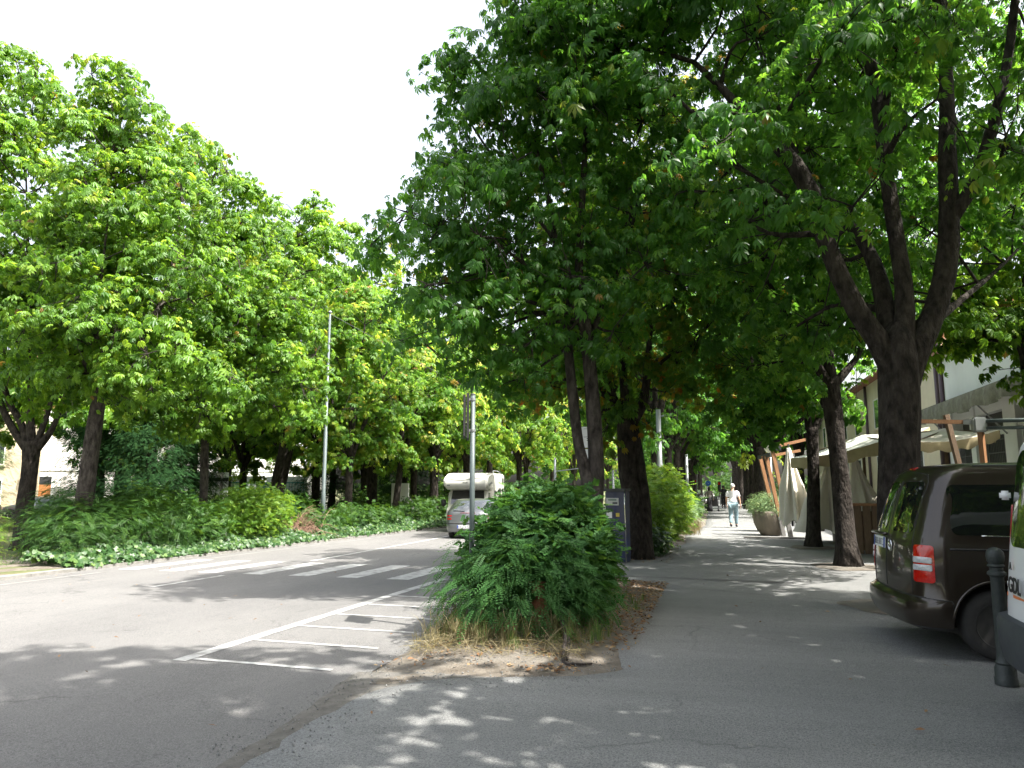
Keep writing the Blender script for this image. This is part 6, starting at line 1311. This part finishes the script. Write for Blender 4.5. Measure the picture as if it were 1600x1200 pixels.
# ------------------------------------------------------------------ people
def skin_body(name, verts, edges, rad, parent, m, sub=2):
    me = bpy.data.meshes.new(name); me.from_pydata(verts, edges, []); o = link(name, me, None, parent)
    md = o.modifiers.new('skin', 'SKIN'); md.use_smooth_shade = True; md.branch_smoothing = .6
    for v, r in zip(me.skin_vertices[0].data, rad): v.radius = r if hasattr(r, '__len__') else (r, r)
    me.skin_vertices[0].data[0].use_root = True
    s = o.modifiers.new('sub', 'SUBSURF'); s.levels = sub; s.render_levels = sub
    bpy.context.view_layer.update(); nm = bpy.data.meshes.new_from_object(o.evaluated_get(bpy.context.evaluated_depsgraph_get())); o.modifiers.clear(); o.data = nm
    nm.materials.clear(); nm.materials.append(m); nm.polygons.foreach_set('use_smooth', [True]*len(nm.polygons)); return o
def person(loc, rz, h, label, shirt, trousers, skin, hair, stride=.22, skirt=False, sleeve='short', hairlen=0., group=None):
    """faces +y (away from the viewer), mid-stride; built 1.75 m tall then scaled"""
    e = empty('person', loc, rz, label, 'person', group); e.scale = (h/1.75,)*3; s = stride
    # body: one skinned figure
    J = dict(pel=(0, 0, .95), bel=(0, .01, 1.08), che=(0, .0, 1.28), nk0=(0, .0, 1.44), nk=(0, .02, 1.52), hd=(0, .03, 1.62), ht=(0, .02, 1.70),
             hl=(-.09, 0, .90), kl=(-.10, -s*.10+.05, .50), al=(-.10, -s*.9, .13), tl=(-.10, -s*.9+.13, .03+.02), hr=(.09, 0, .90), kr=(.10, s*.55+.03, .51), ar=(.09, s*.8, .09), tr=(.095, s*.8+.17, .035),
             sl=(-.17, 0, 1.41), el=(-.25, s*.1, 1.14), wl=(-.26, s*.75, .92), fl=(-.25, s*.9, .84), sr=(.17, 0, 1.41), er=(.25, -.05-s*.1, 1.14), wr=(.28, -s*.2, .91), fr=(.28, -s*.1, .82))
    K = list(J); ix = {k: i for i, k in enumerate(K)}
    rad = dict(pel=(.155, .115), bel=(.15, .11), che=(.165, .115), nk0=(.09, .07), nk=.055, hd=(.078, .092), ht=(.055, .07), hl=.10, kl=.066, al=.045, tl=(.04, .03), hr=.10, kr=.066, ar=.045, tr=(.04, .03), sl=.062, el=.043, wl=.027, fl=(.03, .02), sr=.062, er=.043, wr=.027, fr=(.03, .02))
    E_ = [('pel', 'bel'), ('bel', 'che'), ('che', 'nk0'), ('nk0', 'nk'), ('nk', 'hd'), ('hd', 'ht'), ('pel', 'hl'), ('hl', 'kl'), ('kl', 'al'), ('al', 'tl'), ('pel', 'hr'), ('hr', 'kr'), ('kr', 'ar'), ('ar', 'tr'), ('che', 'sl'), ('sl', 'el'), ('el', 'wl'), ('wl', 'fl'), ('che', 'sr'), ('sr', 'er'), ('er', 'wr'), ('wr', 'fr')]
    V = [Vector(J[k]) for k in K]; EE = [(ix[a], ix[b]) for a, b in E_]; RR = [rad[k] for k in K]
    for sd in ('l', 'r'):                                   # fingers
        w_ = Vector(J['f'+sd]); dn = (Vector(J['f'+sd])-Vector(J['w'+sd])).normalized()
        for k in range(4):
            V.append(w_+Vector((0, -.024+.016*k, 0))+dn*.045); V.append(V[-1]+dn*(.035-.006*abs(k-1.5))+Vector((.012 if sd == 'l' else -.012, 0, 0))); n = len(V); EE += [(ix['f'+sd], n-2), (n-2, n-1)]; RR += [.009, .007]
        V.append(w_+Vector((0, .035, .02))); V.append(V[-1]+Vector((0, .02, -.03))); n = len(V); EE += [(ix['f'+sd], n-2), (n-2, n-1)]; RR += [.011, .008]
    skin_body('body', V, EE, RR, e, M[skin])
    def part(name, keys, edges, grow, m, extra=None):
        vv_ = [J[k] if isinstance(k, str) else k for k in keys]; r_ = []
        for k, g in zip(keys, grow):
            b_ = rad[k] if isinstance(k, str) else .05; b_ = b_ if hasattr(b_, '__len__') else (b_, b_); r_.append((b_[0]+g, b_[1]+g))
        return skin_body(name, vv_, edges, r_, e, M[m])
    mid = lambda a, b, t: tuple(Vector(J[a]).lerp(Vector(J[b]), t))
    sl_t = .75 if sleeve == 'short' else .0
    J['m1'] = mid('sl', 'el', .8); J['m2'] = mid('sr', 'er', .8); rad['m1'] = rad['m2'] = .052; J['hem'] = (0, 0, .93); rad['hem'] = (.16, .12)
    J['yk'] = (0, 0, 1.41); rad['yk'] = (.125, .09); ks = ['che', 'bel', 'hem', 'yk', 'sl', 'm1', 'sr', 'm2', 'nk0']; ed = [(0, 1), (1, 2), (0, 3), (3, 4), (4, 5), (3, 6), (6, 7), (3, 8)]
    if sleeve == 'long': ks += ['el', 'wl', 'er', 'wr']; ed += [(5, 9), (9, 10), (7, 11), (11, 12)]
    part('shirt', ks, ed, [.03, .038, .028, .02, .028, .026, .028, .026, .004]+[.014]*4, shirt)
    if skirt:
        b = MB(); b.lathe([(.10, .02), (.20, .02), (.19, .3), (.17, .6), (.165, .95), (.12, 1.0)], (0, 0, .02), 24, .06); b.build('skirt', M[trousers], e, True)
    else:
        J['kl2'], J['kr2'] = mid('kl', 'al', .95), mid('kr', 'ar', .95); rad['kl2'] = rad['kr2'] = .042
        part('trousers', ['pel', 'hl', 'kl', 'kl2', 'hr', 'kr', 'kr2'], [(0, 1), (1, 2), (2, 3), (0, 4), (4, 5), (5, 6)], [.022, .022, .025, .022, .022, .025, .022], trousers)
        for sd, pt in (('l', 62), ('r', 0)):
            a, t = Vector(J['a'+sd]), Vector(J['t'+sd]); skin_body('shoe', [a+Vector((0, -.05, -.03)), a+Vector((0, 0, -.015)), t], [(0, 1), (1, 2)], [(.045, .04), (.05, .05), (.048, .035)], e, M['cloth_black'])
    bmx = bmesh.new(); bmesh.ops.create_uvsphere(bmx, u_segments=18, v_segments=12, radius=1)
    for v in bmx.verts: v.co = Vector((v.co.x*.088, v.co.y*.102-.012, v.co.z*(.098 if v.co.z > 0 else .098+hairlen)))
    bmesh.ops.delete(bmx, geom=[v for v in bmx.verts if v.co.y > .035 and v.co.z < .05], context='VERTS')
    me = bpy.data.meshes.new('hair'); bmx.to_mesh(me); bmx.free(); o = link('hair', me, M[hair], e, True); o.location = (0, .02, 1.645)
    # face details
    b = MB()
    for sx in (-1, 1): b.lathe([(.002, -.009), (.008, -.004), (.008, .004), (.002, .009)], (sx*.032, .112, 1.645), 8)
    b.build('eye', M['ink'], e); b = MB(); b.add([(-.012, .112, 1.60), (.012, .112, 1.60), (0, .14, 1.605), (0, .115, 1.65)], [(0, 1, 2), (0, 2, 3), (1, 3, 2), (0, 3, 1)]); b.build('nose', M[skin], e)
    b = MB(); b.box(-.022, .022, .10, .112, 1.572, 1.58); b.build('mouth', M['red'], e)
    b = MB()
    for sx in (-1, 1): b.lathe([(.004, -.03), (.014, -.015), (.016, .012), (.006, .03)], (sx*.086, .02, 1.625), 8)
    b.build('ear', M[skin], e); return e
q = G(1147, 825); person((q.x, q.y, .02), R(-4), 1.76, 'white-haired man in white short-sleeved shirt and pale jeans walking away', 'shirt_white', 'jeans', 'skin', 'hair_grey')
q = G(1109, 800); person((q.x, q.y, .02), R(5), 1.66, 'woman in a long black skirt and beige top with long black hair', 'cloth_grey', 'cloth_black', 'skin_dark', 'hair_black', .1, True, 'long', .28)
q = G(1131, 795); person((q.x, q.y, .02), R(0), 1.78, 'tanned person in dark shorts and top near the far end of the pavement', 'cloth_black', 'cloth_black', 'skin_dark', 'hair_black', .15)
# pushchair beside the woman
q = G(1117, 800); pc = empty('pushchair', (q.x, q.y+.4, .02), R(5), 'dark pushchair in front of the woman in black', 'pushchair')
b = MB(); b.add([(-.22, 0, .35), (.22, 0, .35), (.22, .5, .45), (-.22, .5, .45), (-.22, -.05, .8), (.22, -.05, .8), (.2, .25, 1.0), (-.2, .25, 1.0)], [(0, 1, 2, 3), (0, 4, 5, 1), (4, 7, 6, 5), (0, 3, 7, 4), (1, 5, 6, 2)]); b.build('seat', M['black'], pc)
b = MB()
for s in (-1, 1): b.tube([(s*.25, -.35, 1.0), (s*.25, .1, .5), (s*.25, .5, .12)], .014, 6); b.tube([(s*.25, -.15, .1), (s*.25, .1, .5)], .014, 6)
b.tube([(-.25, -.35, 1.0), (.25, -.35, 1.0)], .016, 6); b.build('frame', M['dark_metal'], pc)
for sx in (-1, 1):
    for yy_ in (-.15, .5): MB().tube([(sx*.25-.02, yy_, .1), (sx*.25+.02, yy_, .1)], .1, 14).build('wheel', M['tyre'], pc)
# distant parked cars and a motorbike near the end of the pavement
def bike(x, y, rz, label, col):
    e = empty('scooter', (x, y, .02), rz, label, 'scooter')
    for yy_ in (-.55, .6): MB().tube([(-.05, yy_, .27), (.05, yy_, .27)], .27, 20).build('wheel', M['tyre'], e)
    b = MB(); b.box(-.16, .16, -.75, .05, .45, .75, None, .08); b.box(-.14, .14, .35, .5, .35, 1.0, None, .05); b.box(-.15, .15, -.1, .5, .25, .35, None, .03); b.build('bodywork', col, e, True)
    b = MB(); b.box(-.14, .14, -.7, .0, .75, .86, None, .04); b.build('saddle', M['black'], e, True); b = MB(); b.tube([(-.32, .32, 1.08), (0, .42, 1.02), (.32, .32, 1.08)], .02, 6); b.build('handlebar', M['black'], e)
    b = MB(); b.tube([(0, -.86, .55), (0, -.82, .6)], .05, 8); b.build('tail_light', M['red_lens'], e)
bike(-.95, 57, .4, 'pale scooter parked left of the woman in black', M['white_paint']); bike(.1, 70, 1.2, 'white scooter between the two far pedestrians', M['white_paint'])
